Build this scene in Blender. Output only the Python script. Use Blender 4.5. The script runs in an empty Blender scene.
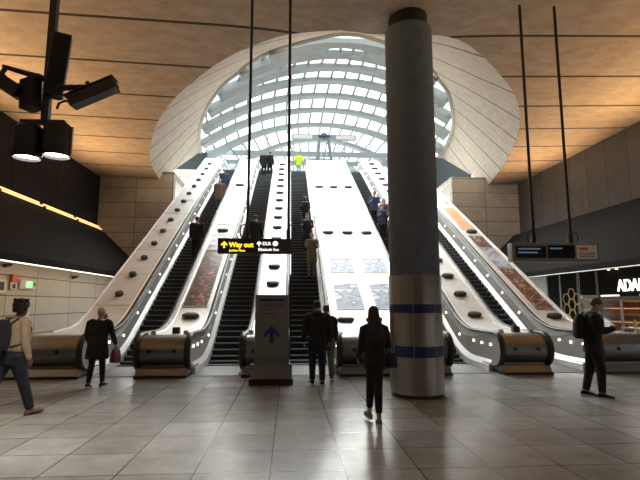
import bpy, math, random
from mathutils import Vector, Matrix
R = math.radians
random.seed(7)
SC = bpy.context.scene
COL = SC.collection
T = math.tan(R(30))

# ---------------------------------------------------------------- materials
def mat(name, col, rough=.6, metal=0., var=0., scale=6., bump=0., bscale=60., emit=None, estr=0., spec=None, stretch=(1, 1, 1)):
    m = bpy.data.materials.new(name); m.use_nodes = True
    nt = m.node_tree; b = nt.nodes['Principled BSDF']
    b.inputs['Base Color'].default_value = (*col, 1)
    b.inputs['Roughness'].default_value = rough
    b.inputs['Metallic'].default_value = metal
    if spec is not None: b.inputs['Specular IOR Level'].default_value = spec
    if emit:
        b.inputs['Emission Color'].default_value = (*emit, 1); b.inputs['Emission Strength'].default_value = estr
    if var or bump:
        tc = nt.nodes.new('ShaderNodeTexCoord'); mp = nt.nodes.new('ShaderNodeMapping')
        mp.inputs['Scale'].default_value = stretch
        nt.links.new(tc.outputs['Object'], mp.inputs['Vector'])
    if var:
        n = nt.nodes.new('ShaderNodeTexNoise'); n.inputs['Scale'].default_value = scale; n.inputs['Detail'].default_value = 5
        nt.links.new(mp.outputs['Vector'], n.inputs['Vector'])
        r = nt.nodes.new('ShaderNodeValToRGB')
        r.color_ramp.elements[0].position = .3; r.color_ramp.elements[1].position = .7
        r.color_ramp.elements[0].color = (*[max(0, c * (1 - var)) for c in col], 1)
        r.color_ramp.elements[1].color = (*[min(1, c * (1 + var)) for c in col], 1)
        nt.links.new(n.outputs['Fac'], r.inputs['Fac']); nt.links.new(r.outputs['Color'], b.inputs['Base Color'])
    if bump:
        n2 = nt.nodes.new('ShaderNodeTexNoise'); n2.inputs['Scale'].default_value = bscale; n2.inputs['Detail'].default_value = 3
        nt.links.new(mp.outputs['Vector'], n2.inputs['Vector'])
        bp = nt.nodes.new('ShaderNodeBump'); bp.inputs['Strength'].default_value = bump; bp.inputs['Distance'].default_value = .01
        nt.links.new(n2.outputs['Fac'], bp.inputs['Height']); nt.links.new(bp.outputs['Normal'], b.inputs['Normal'])
    return m

def tile_mat(name, axes, size, off, cols, joint, jw, rough, var=.12, nscale=3., metal=0., bump=0., stagger=0., spec=.5):
    """grid of panels on object axes (u,v); each panel its own tint, thin joints"""
    m = bpy.data.materials.new(name); m.use_nodes = True
    nt = m.node_tree; L = nt.links.new; b = nt.nodes['Principled BSDF']
    tc = nt.nodes.new('ShaderNodeTexCoord'); sp = nt.nodes.new('ShaderNodeSeparateXYZ'); L(tc.outputs['Object'], sp.inputs[0])
    cb = nt.nodes.new('ShaderNodeCombineXYZ')
    for k in (0, 1):
        a = nt.nodes.new('ShaderNodeMath'); a.operation = 'MULTIPLY_ADD'
        a.inputs[1].default_value = 1; a.inputs[2].default_value = -off[k] + 200 * size[k]
        L(sp.outputs[axes[k]], a.inputs[0]); L(a.outputs[0], cb.inputs[k])
    br = nt.nodes.new('ShaderNodeTexBrick'); br.offset = stagger; br.squash = 1
    br.inputs['Scale'].default_value = 1; br.inputs['Brick Width'].default_value = size[0]; br.inputs['Row Height'].default_value = size[1]
    br.inputs['Mortar Size'].default_value = jw; br.inputs['Mortar Smooth'].default_value = .1
    br.inputs['Color1'].default_value = (*cols[0], 1); br.inputs['Color2'].default_value = (*cols[1], 1); br.inputs['Mortar'].default_value = (*joint, 1)
    L(cb.outputs[0], br.inputs['Vector'])
    n = nt.nodes.new('ShaderNodeTexNoise'); n.inputs['Scale'].default_value = nscale; n.inputs['Detail'].default_value = 7; n.inputs['Roughness'].default_value = .7
    L(tc.outputs['Object'], n.inputs['Vector'])
    mr = nt.nodes.new('ShaderNodeMapRange'); mr.inputs[1].default_value = .3; mr.inputs[2].default_value = .7
    mr.inputs[3].default_value = 1 - var; mr.inputs[4].default_value = 1 + var; L(n.outputs['Fac'], mr.inputs[0])
    mx = nt.nodes.new('ShaderNodeVectorMath'); mx.operation = 'SCALE'; L(br.outputs['Color'], mx.inputs[0]); L(mr.outputs[0], mx.inputs['Scale'])
    L(mx.outputs[0], b.inputs['Base Color']); b.inputs['Roughness'].default_value = rough; b.inputs['Metallic'].default_value = metal; b.inputs['Specular IOR Level'].default_value = spec
    if bump:
        bp = nt.nodes.new('ShaderNodeBump'); bp.inputs['Strength'].default_value = bump; bp.inputs['Distance'].default_value = .01
        L(n.outputs['Fac'], bp.inputs['Height']); L(bp.outputs['Normal'], b.inputs['Normal'])
    return m

def groove_mat(name, col, joint, pitch, off, jw, rough, var, nscale, stretch, tilt=0., z0=0.):
    """concrete with transverse shadow joints every PITCH along the hall"""
    m = bpy.data.materials.new(name); m.use_nodes = True
    nt = m.node_tree; L = nt.links.new; b = nt.nodes['Principled BSDF']
    tc = nt.nodes.new('ShaderNodeTexCoord'); sp = nt.nodes.new('ShaderNodeSeparateXYZ'); L(tc.outputs['Object'], sp.inputs[0])
    def M(op, a, bb=None, c=None):
        q = nt.nodes.new('ShaderNodeMath'); q.operation = op
        for i, v in enumerate((a, bb, c)):
            if v is None: continue
            if isinstance(v, (int, float)): q.inputs[i].default_value = v
            else: L(v, q.inputs[i])
        return q.outputs[0]
    f = M('FRACT', M('DIVIDE', M('ADD', M('MULTIPLY_ADD', sp.outputs['Z'], -tilt, sp.outputs['Y']), 200 * pitch - off + tilt * z0), pitch))
    d = M('MULTIPLY', M('ABSOLUTE', M('SUBTRACT', f, .5)), pitch)     # distance from mid: joint at f=.5
    line = M('LESS_THAN', d, jw)
    mp = nt.nodes.new('ShaderNodeMapping'); mp.inputs['Scale'].default_value = stretch; L(tc.outputs['Object'], mp.inputs[0])
    n = nt.nodes.new('ShaderNodeTexNoise'); n.inputs['Scale'].default_value = nscale; n.inputs['Detail'].default_value = 8; n.inputs['Roughness'].default_value = .65
    L(mp.outputs[0], n.inputs['Vector'])
    rp = nt.nodes.new('ShaderNodeValToRGB'); rp.color_ramp.elements[0].position = .3; rp.color_ramp.elements[1].position = .72
    rp.color_ramp.elements[0].color = (*[c * (1 - var) for c in col], 1); rp.color_ramp.elements[1].color = (*[c * (1 + var) for c in col], 1)
    L(n.outputs['Fac'], rp.inputs['Fac'])
    mx = nt.nodes.new('ShaderNodeMix'); mx.data_type = 'RGBA'; L(line, mx.inputs[0]); L(rp.outputs['Color'], mx.inputs[6]); mx.inputs[7].default_value = (*joint, 1)
    L(mx.outputs[2], b.inputs['Base Color']); b.inputs['Roughness'].default_value = rough
    bp = nt.nodes.new('ShaderNodeBump'); bp.inputs['Strength'].default_value = .25; bp.inputs['Distance'].default_value = .02
    L(n.outputs['Fac'], bp.inputs['Height']); L(bp.outputs['Normal'], b.inputs['Normal'])
    return m

def poster_mat(name, cols, scale, seed, rough=.25, dist=1.5):
    """printed picture: soft colour blobs"""
    m = bpy.data.materials.new(name); m.use_nodes = True
    nt = m.node_tree; L = nt.links.new; b = nt.nodes['Principled BSDF']
    tc = nt.nodes.new('ShaderNodeTexCoord'); mp = nt.nodes.new('ShaderNodeMapping'); mp.inputs['Location'].default_value = (seed, seed * 1.7, 0)
    L(tc.outputs['Object'], mp.inputs[0])
    n = nt.nodes.new('ShaderNodeTexNoise'); n.inputs['Scale'].default_value = scale; n.inputs['Detail'].default_value = 4; n.inputs['Distortion'].default_value = dist
    L(mp.outputs[0], n.inputs['Vector'])
    rp = nt.nodes.new('ShaderNodeValToRGB'); e = rp.color_ramp.elements
    while len(e) < len(cols): e.new(.5)
    for i, (p, c) in enumerate(cols): e[i].position = p; e[i].color = (*c, 1)
    L(n.outputs['Fac'], rp.inputs['Fac']); L(rp.outputs['Color'], b.inputs['Base Color']); b.inputs['Roughness'].default_value = rough
    return m

def glass_mat(name, tint=(.93, .97, .96), refl=.12):
    m = bpy.data.materials.new(name); m.use_nodes = True
    nt = m.node_tree; nt.nodes.clear(); L = nt.links.new
    o = nt.nodes.new('ShaderNodeOutputMaterial'); t = nt.nodes.new('ShaderNodeBsdfTransparent'); g = nt.nodes.new('ShaderNodeBsdfGlossy')
    t.inputs['Color'].default_value = (*tint, 1); g.inputs['Roughness'].default_value = .05
    mx = nt.nodes.new('ShaderNodeMixShader'); mx.inputs[0].default_value = refl
    L(t.outputs[0], mx.inputs[1]); L(g.outputs[0], mx.inputs[2]); L(mx.outputs[0], o.inputs['Surface'])
    return m

M = dict(
    floor=tile_mat('floor_stone', (0, 1), (.765, .70), (-.18, 9.97), ((.26, .268, .275), (.38, .388, .395)), (.06, .057, .055), .007, .22, .22, 2.2),
    ceiling=groove_mat('ceiling_concrete', (.40, .33, .265), (.03, .025, .02), 2.0, 8.9, .05, .8, .22, 3.5, (.6, 1, 1)),
    funnel=groove_mat('funnel_concrete', (.55, .485, .395), (.05, .045, .04), 2.02, 8.0, .045, .75, .2, 3., (1, 1, 1), 1.2, 8.0),
    block=tile_mat('wall_concrete_blocks', (0, 2), (1.85, .78), (-9.8, 8.4), ((.44, .41, .36), (.54, .50, .44)), (.16, .14, .12), .016, .8, .15, 2.5),
    panel=tile_mat('wall_stone_panels', (1, 2), (2.45, .62), (16.7, .07), ((.50, .49, .44), (.56, .54, .48)), (.14, .13, .12), .02, .45, .07, 1.5),
    upper=tile_mat('upper_wall_panels', (1, 2), (3.2, 5.), (4., 4.6), ((.02, .021, .026), (.028, .029, .034)), (.004, .004, .005), .02, .9, .15, 3., spec=.15),
    upper_right=tile_mat('upper_wall_cladding', (1, 2), (1.2, 5.), (4., 4.6), ((.10, .095, .09), (.13, .12, .11)), (.03, .03, .03), .015, .7, .15, 3.),
    bulk=tile_mat('bulkhead_cladding', (1, 2), (4.6, 9.), (2.4, -2.), ((.02, .02, .022), (.028, .028, .03)), (.002, .002, .002), .025, .9, .1, 4., spec=.12),
    rear=mat('rear_wall_concrete', (.22, .2, .18), .8, var=.15),
    steel=mat('brushed_steel', (.52, .51, .49), .33, 1., var=.06, scale=10, stretch=(1, 1, 6)),
    steel_dk=mat('grey_steel', (.50, .49, .47), .5, .5, var=.08, scale=12),
    newel=mat('newel_steel', (.19, .188, .185), .38, 1., var=.08, scale=8, stretch=(.3, 1, 4)),
    deck=mat('deck_satin_steel', (.88, .87, .86), .4, .7, var=.04, scale=5),
    deck_side=mat('deck_cream_panel', (.64, .64, .63), .5, .2, var=.06, scale=4),
    skirt=mat('polished_skirt_steel', (.94, .95, .97), .3, .3, var=.03, scale=5),
    rubber=mat('black_rubber', (.012, .012, .013), .45),
    black=mat('black_paint', (.012, .012, .014), .5),
    stop=mat('bronze_stop', (.05, .042, .038), .5, .3),
    step=mat('step_dark_metal', (.035, .037, .042), .45, .7, var=.1, scale=30),
    nose=mat('step_nosing', (.24, .25, .27), .4, .8),  # lighter lip: light caught along the step edge put into the colour
    comb=mat('comb_plate', (.17, .17, .17), .4, .8),
    lamp=mat('skirt_lamp', (1, .95, .85), .4, emit=(1, .93, .78), estr=4),
    floodface=mat('floodlight_lens', (1, 1, 1), .3, emit=(1, .94, .86), estr=14),
    cove=mat('golden_cove_light', (1, .8, .4), .4, emit=(1, .60, .22), estr=1.5),
    led=mat('white_led_strip', (1, 1, 1), .4, emit=(1, .88, .72), estr=2.0),
    led2=mat('dim_led_strip', (1, 1, 1), .4, emit=(1, .92, .84), estr=.3),
    rib=mat('canopy_rib_paint', (.25, .285, .285), .55, .0, var=.04),
    mullion=mat('canopy_bar_paint', (.18, .20, .21), .5, .2),
    ring=mat('canopy_ring_concrete', (.46, .43, .38), .7, var=.08),
    teal=mat('dark_teal_wall', (.022, .03, .032), .7, var=.1),
    glass=glass_mat('canopy_glass'),
    glass_shop=glass_mat('shop_glass', (.75, .78, .78), .12),
    col=mat('column_concrete', (.12, .155, .205), .75, var=.12, scale=5, bump=.2),
    colclad=mat('column_enamel', (.36, .335, .30), .3, .85, var=.06, scale=3, stretch=(1, 1, .2)),
    blue=mat('blue_band', (.008, .02, .11), .35),
    bluearrow=mat('blue_arrow', (.01, .022, .10), .5),
    sign=mat('sign_black', (.012, .012, .014), .5),
    signgrey=mat('sign_grey', (.05, .05, .055), .5),
    yellow=mat('lit_yellow_lettering', (1, .7, .02), .5, emit=(1, .66, .03), estr=1.5),
    white=mat('lit_white_lettering', (1, 1, 1), .5, emit=(1, .97, .92), estr=1.3),
    shopletter=mat('lit_shop_letters', (1, 1, 1), .5, emit=(1, .93, .85), estr=2.2),
    totem=mat('totem_grey', (.17, .165, .16), .5, .3),
    print_=mat('grey_print', (.075, .075, .09), .6),
    paper=mat('notice_paper', (.72, .70, .66), .8),
    dispbody=mat('display_case', (.2, .195, .185), .45, .3),
    screen=mat('display_screen', (.006, .008, .014), .25),
    disptext=mat('display_text', (.1, .2, .3), .5, emit=(.16, .3, .5), estr=.25),
    green=mat('lit_green_sign', (.3, .9, .35), .5, emit=(.25, 1, .3), estr=1.3),
    red=mat('fire_red', (.7, .1, .06), .5),
    door=mat('door_grey', (.035, .034, .033), .45, .3),
    wood=mat('shelf_timber', (.5, .25, .1), .55, var=.25, scale=6, stretch=(1, 1, 8)),
    shopdark=mat('shop_fascia', (.014, .014, .014), .8, spec=.15),
    shopgold=mat('hexagon_lamp_gold', (.45, .33, .14), .5, emit=(1, .72, .3), estr=.12),
    warmlamp=mat('warm_bulb', (1, .8, .5), .4, emit=(1, .72, .38), estr=9),
    warmstrip=mat('warm_shelf_light', (1, .6, .3), .4, emit=(1, .5, .2), estr=2.2),
    skin=mat('skin', (.42, .24, .17), .6, var=.06), skin_dk=mat('skin_dark', (.14, .075, .05), .6, var=.06),
    hair=mat('dark_hair', (.012, .01, .009), .55, var=.3, scale=40), hair_br=mat('brown_hair', (.08, .045, .025), .55, var=.3, scale=40), hair_gr=mat('grey_hair', (.35, .34, .33), .6, var=.2, scale=40),
    c_black=mat('cloth_black', (.012, .012, .014), .9, var=.25, scale=20), c_navy=mat('cloth_navy', (.013, .016, .028), .9, var=.25, scale=20),
    c_char=mat('cloth_charcoal', (.03, .03, .034), .9, var=.2, scale=20), c_beige=mat('cloth_beige', (.36, .27, .19), .9, var=.12, scale=12),
    c_tan=mat('cloth_tan', (.17, .135, .105), .9, var=.12, scale=12), c_blue=mat('cloth_blue', (.05, .085, .17), .9, var=.12, scale=12), c_pale=mat('cloth_pale', (.50, .50, .50), .9, var=.1, scale=12),
    c_grey=mat('cloth_grey', (.13, .13, .14), .9, var=.15, scale=12), c_hivis=mat('cloth_hivis', (.62, .85, .02), .8), c_red=mat('bag_burgundy', (.13, .012, .03), .6), c_brown=mat('shoe_brown', (.16, .07, .035), .6),
    c_pink=mat('cloth_rose', (.22, .11, .12), .9), sole=mat('shoe_sole_white', (.7, .7, .68), .7), camo=mat('cloth_purple', (.10, .04, .11), .9, var=.3, scale=30),
    p_leaf=poster_mat('poster_red_leaves', [(0, (.03, .027, .025)), (.52, (.07, .055, .05)), (.60, (.38, .09, .05)), (.68, (.55, .2, .12)), (.76, (.5, .42, .36)), (1, (.25, .2, .18))], 3.2, 3, .3),
    p_pale=poster_mat('poster_pale_rose', [(0, (.8, .78, .76)), (.45, (.75, .68, .66)), (.55, (.5, .36, .38)), (.7, (.62, .55, .56)), (1, (.8, .78, .76))], 1.6, 9, .3),
    p_blue=poster_mat('poster_blue_figure', [(0, (.55, .62, .7)), (.42, (.5, .56, .66)), (.5, (.06, .10, .22)), (.58, (.2, .27, .42)), (1, (.6, .64, .7))], 1.7, 21, .5),
    p_orange=poster_mat('poster_orange', [(0, (.75, .36, .18)), (.45, (.7, .34, .16)), (.6, (.62, .42, .3)), (1, (.3, .16, .08))], 2., 4, .35),
    p_red=poster_mat('poster_dark_red_crowd', [(0, (.03, .02, .02)), (.45, (.08, .025, .02)), (.55, (.16, .05, .04)), (.63, (.5, .4, .36)), (1, (.1, .05, .05))], 5., 13, .35),
    p_sky=poster_mat('poster_sky_blue', [(0, (.42, .5, .62)), (.5, (.36, .44, .58)), (.62, (.3, .08, .07)), (.75, (.06, .05, .05)), (1, (.5, .5, .5))], 2.6, 31, .35),
)

# ---------------------------------------------------------------- mesh building
class MB:
    def __init__(s): s.v = []; s.f = []; s.m = []
    def add(s, vs, fs, mi=0):
        o = len(s.v); s.v += [tuple(v) for v in vs]
        for f in fs: s.f.append(tuple(i + o for i in f)); s.m.append(mi)
    def box(s, x0, x1, y0, y1, z0, z1, mi=0, mtx=None):
        vs = [Vector((x, y, z)) for z in (z0, z1) for y in (y0, y1) for x in (x0, x1)]
        if mtx: vs = [mtx @ v for v in vs]
        s.add(vs, [(0, 2, 3, 1), (4, 5, 7, 6), (0, 1, 5, 4), (2, 6, 7, 3), (0, 4, 6, 2), (1, 3, 7, 5)], mi)
    def loft(s, rings, mi=0, cap=True, closed=True):
        n = len(rings[0]); vs = [p for r in rings for p in r]; fs = []
        for i in range(len(rings) - 1):
            for j in range(n if closed else n - 1):
                k = (j + 1) % n; fs.append((i * n + j, i * n + k, (i + 1) * n + k, (i + 1) * n + j))
        if cap and closed: fs += [tuple(range(n - 1, -1, -1)), tuple((len(rings) - 1) * n + j for j in range(n))]
        s.add(vs, fs, mi)
    def tube(s, pts, rad, seg=12, mi=0, round_caps=False, flat=None):
        """pts path; rad number/list; flat=(a,b) scales the two cross axes"""
        pts = [Vector(p) for p in pts]; n = len(pts)
        rs = list(rad) if isinstance(rad, (list, tuple)) else [rad] * n
        if round_caps:
            d0 = (pts[0] - pts[1]).normalized(); d1 = (pts[-1] - pts[-2]).normalized(); r0, r1 = rs[0], rs[-1]
            pts = [pts[0] + d0 * r0 * .95, pts[0] + d0 * r0 * .6] + pts + [pts[-1] + d1 * r1 * .6, pts[-1] + d1 * r1 * .95]
            rs = [r0 * .3, r0 * .8] + rs + [r1 * .8, r1 * .3]; n = len(pts)
        t0 = (pts[1] - pts[0]).normalized(); up = Vector((0, 0, 1)) if abs(t0.z) < .9 else Vector((0, 1, 0))
        nrm = (up - t0 * up.dot(t0)).normalized(); rings = []
        for i, p in enumerate(pts):
            t = (pts[min(i + 1, n - 1)] - pts[max(i - 1, 0)]).normalized()
            nrm = (nrm - t * nrm.dot(t)).normalized(); bn = t.cross(nrm)
            a, b = (rs[i], rs[i]) if not flat else (rs[i] * flat[0], rs[i] * flat[1])
            rings.append([p + nrm * a * math.cos(2 * math.pi * k / seg) + bn * b * math.sin(2 * math.pi * k / seg) for k in range(seg)])
        s.loft(rings, mi)
    def prism(s, poly, y0, y1, mi=0, axis='y'):
        """poly of 2D points extruded along an axis"""
        f = {'y': lambda a, b, c: (a, c, b), 'x': lambda a, b, c: (c, a, b), 'z': lambda a, b, c: (a, b, c)}[axis]
        n = len(poly)
        s.add([f(a, b, y0) for a, b in poly] + [f(a, b, y1) for a, b in poly],
              [tuple(range(n - 1, -1, -1)), tuple(range(n, 2 * n))] + [(j, (j + 1) % n, (j + 1) % n + n, j + n) for j in range(n)], mi)
    def cyl(s, c, r, h, seg=24, mi=0, axis=(0, 0, 1), r2=None):
        a = Vector(axis).normalized(); c = Vector(c); s.tube([c, c + a * h], [r, r if r2 is None else r2], seg, mi)
    def ellipsoid(s, c, r, mi=0, seg=16, rings=10, mtx=None):
        rr = []
        for i in range(1, rings):
            ph = math.pi * i / rings - math.pi / 2
            ring = [Vector((r[0] * math.cos(ph) * math.cos(2 * math.pi * k / seg), r[1] * math.cos(ph) * math.sin(2 * math.pi * k / seg), r[2] * math.sin(ph))) for k in range(seg)]
            rr.append([(mtx @ p if mtx else p) + Vector(c) for p in ring])
        s.loft(rr, mi)
    def build(s, name, mats, parent=None, smooth=False, bevel=0., xf=None, remesh=0., smth=0, shift=None):
        me = bpy.data.meshes.new(name)
        vs = [tuple(xf @ Vector(v)) for v in s.v] if xf else s.v
        if shift: vs = [(v[0] - shift[0], v[1] - shift[1], v[2] - shift[2]) for v in vs]
        me.from_pydata(vs, [], s.f)
        for m in (mats if isinstance(mats, (list, tuple)) else [mats]): me.materials.append(m)
        me.polygons.foreach_set('material_index', s.m)
        import bmesh
        bm = bmesh.new(); bm.from_mesh(me); bmesh.ops.recalc_face_normals(bm, faces=bm.faces); bm.to_mesh(me); bm.free()
        o = bpy.data.objects.new(name, me); COL.objects.link(o)
        if remesh:
            md = o.modifiers.new('r', 'REMESH'); md.mode = 'VOXEL'; md.voxel_size = remesh
            if smth:
                ms = o.modifiers.new('s', 'SMOOTH'); ms.iterations = smth; ms.factor = .5
            new = bpy.data.meshes.new_from_object(o.evaluated_get(bpy.context.evaluated_depsgraph_get()))
            o.modifiers.clear(); o.data = new; new.name = name; me = new; smooth = True
        if bevel:
            b = o.modifiers.new('bevel', 'BEVEL'); b.width = bevel; b.segments = 2; b.limit_method = 'ANGLE'; b.angle_limit = R(40)
        if smooth:
            me.polygons.foreach_set('use_smooth', [True] * len(me.polygons))
            if not remesh: me.set_sharp_from_angle(angle=R(38))
        if parent: o.parent = parent
        if shift and not parent: o.location = shift
        return o

def empty(name, loc=(0, 0, 0), rz=0):
    o = bpy.data.objects.new(name, None); COL.objects.link(o); o.location = loc; o.rotation_euler = (0, 0, rz); o.empty_display_size = .2
    return o
def tag(o, label, cat, group=None):
    o['label'] = label; o['category'] = cat
    if group: o['group'] = group
    return o
def struct(o): o['kind'] = 'structure'; return o
def text(name, s, size, m, parent=None, xf=None, ext=.004, align='LEFT', bold=0.):
    cu = bpy.data.curves.new(name, 'FONT'); cu.body = s; cu.size = size; cu.extrude = ext; cu.align_x = align; cu.offset = bold
    t = bpy.data.objects.new(name, cu); COL.objects.link(t)
    me = bpy.data.meshes.new_from_object(t.evaluated_get(bpy.context.evaluated_depsgraph_get()))
    bpy.data.objects.remove(t); me.name = name
    if xf: me.transform(xf)
    me.materials.clear(); me.materials.append(m)
    o = bpy.data.objects.new(name, me); COL.objects.link(o)
    if parent: o.parent = parent
    return o
def copy_tree(o, parent=None):
    c = o.copy(); COL.objects.link(c)
    if parent: c.parent = parent
    for ch in [x for x in SC.objects if x.parent == o and x != c]: copy_tree(ch, c)
    return c
STAND = Matrix.Rotation(R(90), 4, 'X')      # text upright, read from -Y

# ---------------------------------------------------------------- profile of the escalators
Y0, ZT = 13.8, 11.2
Y1 = Y0 + ZT / T
def base(y, w=.9):
    t = y - Y0
    if t < -w: return 0.
    if t < w: return T * (t + w) ** 2 / (4 * w)
    u = y - Y1
    if u < -w: return t * T
    if u < w: return ZT - T * (w - u) ** 2 / (4 * w)
    return ZT
def ys(a, b):
    out = [a]; y = a
    while y < b - 1e-6:
        y = min(b, y + (.15 if (abs(y - Y0) < 1.2 or abs(y - Y1) < 1.2) else 1.0)); out.append(y)
    return out
YB = 24.3                                    # back wall
XL, XR = -9.8, 12.4                          # upper side walls

# ---------------------------------------------------------------- setting
mb = MB(); mb.box(XL - .6, XR + .6, -11, 26, -.2, 0); struct(mb.build('floor', M['floor']))
def cz(x):
    u = abs(x - 1.7); return 7.75 + .035 * u - .2 * math.exp(-(u / 1.6) ** 2)
OL = [(1.05, 9.5), (.3, 9.81), (-.27, 10.1), (-.62, 10.39), (-1.26, 10.94), (-2.0, 11.74), (-2.69, 12.67), (-3.42, 13.73), (-4.11, 14.95), (-4.89, 16.62), (-5.54, 18.38), (-6.13, 20.3), (-6.49, 21.97), (-6.78, YB)]
OR = [(1.05, 9.5), (1.93, 9.54), (3.19, 9.74), (3.97, 10.08), (4.78, 10.8), (5.8, 11.91), (6.69, 13.0), (7.49, 14.28), (8.18, 15.67), (8.76, 17.09), (9.66, 19.87), (10.75, YB)]
def crom(pts, n):
    """Catmull-Rom resample by arc length"""
    P = [Vector(p) for p in pts]; out = []
    for i in range(len(P) - 1):
        a, b, c, d = P[max(i - 1, 0)], P[i], P[i + 1], P[min(i + 2, len(P) - 1)]
        for k in range(12):
            t = k / 12; out.append(.5 * ((2 * b) + (c - a) * t + (2 * a - 5 * b + 4 * c - d) * t * t + (3 * b - a - 3 * c + d) * t ** 3))
    out.append(P[-1]); L = [0]
    for i in range(1, len(out)): L.append(L[-1] + (out[i] - out[i - 1]).length)
    res = []; j = 0
    for k in range(n):
        s = L[-1] * k / (n - 1)
        while j < len(L) - 2 and L[j + 1] < s: j += 1
        f = (s - L[j]) / max(1e-9, L[j + 1] - L[j]); res.append(out[j].lerp(out[j + 1], min(1, max(0, f))))
    return res
NO = 60
ol = crom([(x, y, 0) for x, y in OL], NO); orr = crom([(x, y, 0) for x, y in OR], NO)
mb = MB()
def xs_span(a, b, n): return [a + (b - a) * k / n for k in range(n + 1)]
def ceil_rows(rows):                          # rows: list of list of (x,y)
    n = len(rows[0]); mb.add([(x, y, cz(x)) for r in rows for x, y in r], [(i * n + j, i * n + j + 1, (i + 1) * n + j + 1, (i + 1) * n + j) for i in range(len(rows) - 1) for j in range(n - 1)])
ceil_rows([[(x, y) for x in xs_span(XL - .3, XR + .3, 48)] for y in [-11, -6, 0, 5, 8.0]])
allx = [(p.x, p.y) for p in reversed(ol)] + [(p.x, p.y) for p in orr[1:]]
front = [(x, y) for x, y in allx if True]
# between the front line y=8 and the opening: fan strips on each side
def side(pts, xw, sgn):
    # from wall to edge of the opening, row by row (rows follow the edge)
    rows = []
    for p in pts:
        rows.append([(xw + (p.x - xw) * k / 20, 8.0 + (p.y - 8.0) * (.0 + 1.0 * (1))) for k in range(21)])
    ceil_rows(rows)
apexl = [Vector((ol[0].x, 8.0, 0))] + ol
apexr = [Vector((orr[0].x, 8.0, 0))] + [Vector((p.x, max(p.y, 9.5 + 1e-4 * i), 0)) for i, p in enumerate(orr)]
side(apexl, XL - .3, -1); side(apexr, XR + .3, 1)
ceil = struct(mb.build('ceiling', M['ceiling'], smooth=True))
sol = ceil.modifiers.new('thick', 'SOLIDIFY'); sol.thickness = .25; sol.offset = 1; es = ceil.modifiers.new('split', 'EDGE_SPLIT'); es.split_angle = R(40)

# funnel from the ceiling opening up to the canopy ring
ZR = 12.6; CX = 2.33
RL = [(2.33, 17.7), (1.76, 17.77), (.52, 18.36), (-.89, 19.24), (-1.88, 20.24), (-2.58, 21.31), (-3.36, 22.44), (-4.38, 24.55), (-5.13, 26.65), (-5.67, 28.41), (-6.19, 30.97), (-6.5, 33.4)]
RR = [(2.33, 17.7), (2.9, 17.77), (4.14, 18.36), (5.55, 19.24), (6.5, 20.24), (7.2, 21.31), (8.1, 22.6), (9.1, 24.75), (9.85, 26.65), (10.4, 28.6), (10.85, 30.97), (11.1, 33.4)]
rl = crom([(x, y, ZR) for x, y in RL], NO); rr_ = crom([(x, y, ZR) for x, y in RR], NO)
mb = MB()
for A, B in ((ol, rl), (orr, rr_)):
    rows = []
    for k in range(NO):
        a = Vector((A[k].x, A[k].y, cz(A[k].x))); b = B[k]; rows.append([a.lerp(b, j / 12) for j in range(13)])
    n = 13; mb.add([p for r in rows for p in r], [(i * n + j, i * n + j + 1, (i + 1) * n + j + 1, (i + 1) * n + j) for i in range(NO - 1) for j in range(n - 1)])
fun = struct(mb.build('trim_1', M['funnel'], smooth=True))
sol = fun.modifiers.new('thick', 'SOLIDIFY'); sol.thickness = .2; sol.offset = 1; es = fun.modifiers.new('split', 'EDGE_SPLIT'); es.split_angle = R(50)

# walls
PLX, PRX = -8.6, 11.2
mb = MB(); mb.box(PLX - .3, PLX, -11, YB, 0, 3.0); struct(mb.build('wall_left', M['panel']))
mb = MB(); mb.box(XL - .3, XL, -11, YB, 2.9, 8.7); struct(mb.build('wall_left_upper', M['upper']))
mb = MB(); mb.box(XR, XR + .3, -11, YB, 2.9, 8.7); struct(mb.build('wall_right_upper', M['upper_right']))
mb = MB(); mb.box(PRX + 2.6, PRX + 2.9, -11, YB, 0, 3.0); struct(mb.build('wall_right', M['rear']))
mb = MB(); mb.box(XL - .3, -6.06, YB, YB + .4, 0, 8.5); struct(mb.build('wall_back_left', M['block']))
mb = MB(); mb.box(8.72, PRX + 3, YB, YB + .4, 0, 8.5); struct(mb.build('wall_back_right', M['block']))
mb = MB(); mb.box(XL - .6, XR + 2.6, -11.3, -11, 0, 9); struct(mb.build('wall_rear', M['rear']))
# ledge behind the back wall and dark end wall under the canopy ring
for n_, xa, xb, zt in ((2, -9.5, -6.08, 11.3), (4, 8.74, 13.6, 9.4)):
    mb = MB(); mb.box(xa, xb, YB + .4, 33.6, 8.2, 8.5); mb.box(xa, xb, 33.6, 33.8, 8.2, zt); struct(mb.build('trim_%d' % n_, M['block']))
    mb = MB(); mb.box(xa, xb, 33.6, 33.8, zt, 12.6); struct(mb.build('trim_%d' % (n_ + 1), M['teal']))
mb = MB(); mb.box(-9.5, 14.2, Y1 + .9, 52, ZT - .4, ZT - .02); struct(mb.build('floor_upper', M['floor']))
# bulkheads along both sides with LED edge
def bulkhead(sgn, nm, inner, outer):
    poly = [(inner, 2.75), (inner + sgn * .02, 2.95), (outer, 5.3), (outer + sgn * .4, 5.3), (outer + sgn * .4, 2.98), (inner + sgn * .5, 2.98), (inner + sgn * .35, 2.78)]
    m_ = MB(); m_.prism(poly, -11, YB); return struct(m_.build(nm, M['bulk']))
bulkhead(-1, 'trim_6', -6.95, -9.45); bulkhead(1, 'trim_7', 9.55, 12.0)
def strip(nm, x, z, w, h, m, label, seg=None):
    m_ = MB()
    if seg:
        y = -10.5
        while y < YB - .2:
            m_.box(x - w, x + w, y, min(y + seg - .12, YB - .1), z - h, z + h); y += seg
    else: m_.box(x - w, x + w, -10.8, YB - .02, z - h, z + h)
    o = m_.build(nm, m); return tag(o, label, 'strip light')
strip('led_strip', -6.97, 2.735, .02, .014, M['led'], 'thin white LED strip under the dark bulkhead above the left stone panels')
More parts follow.
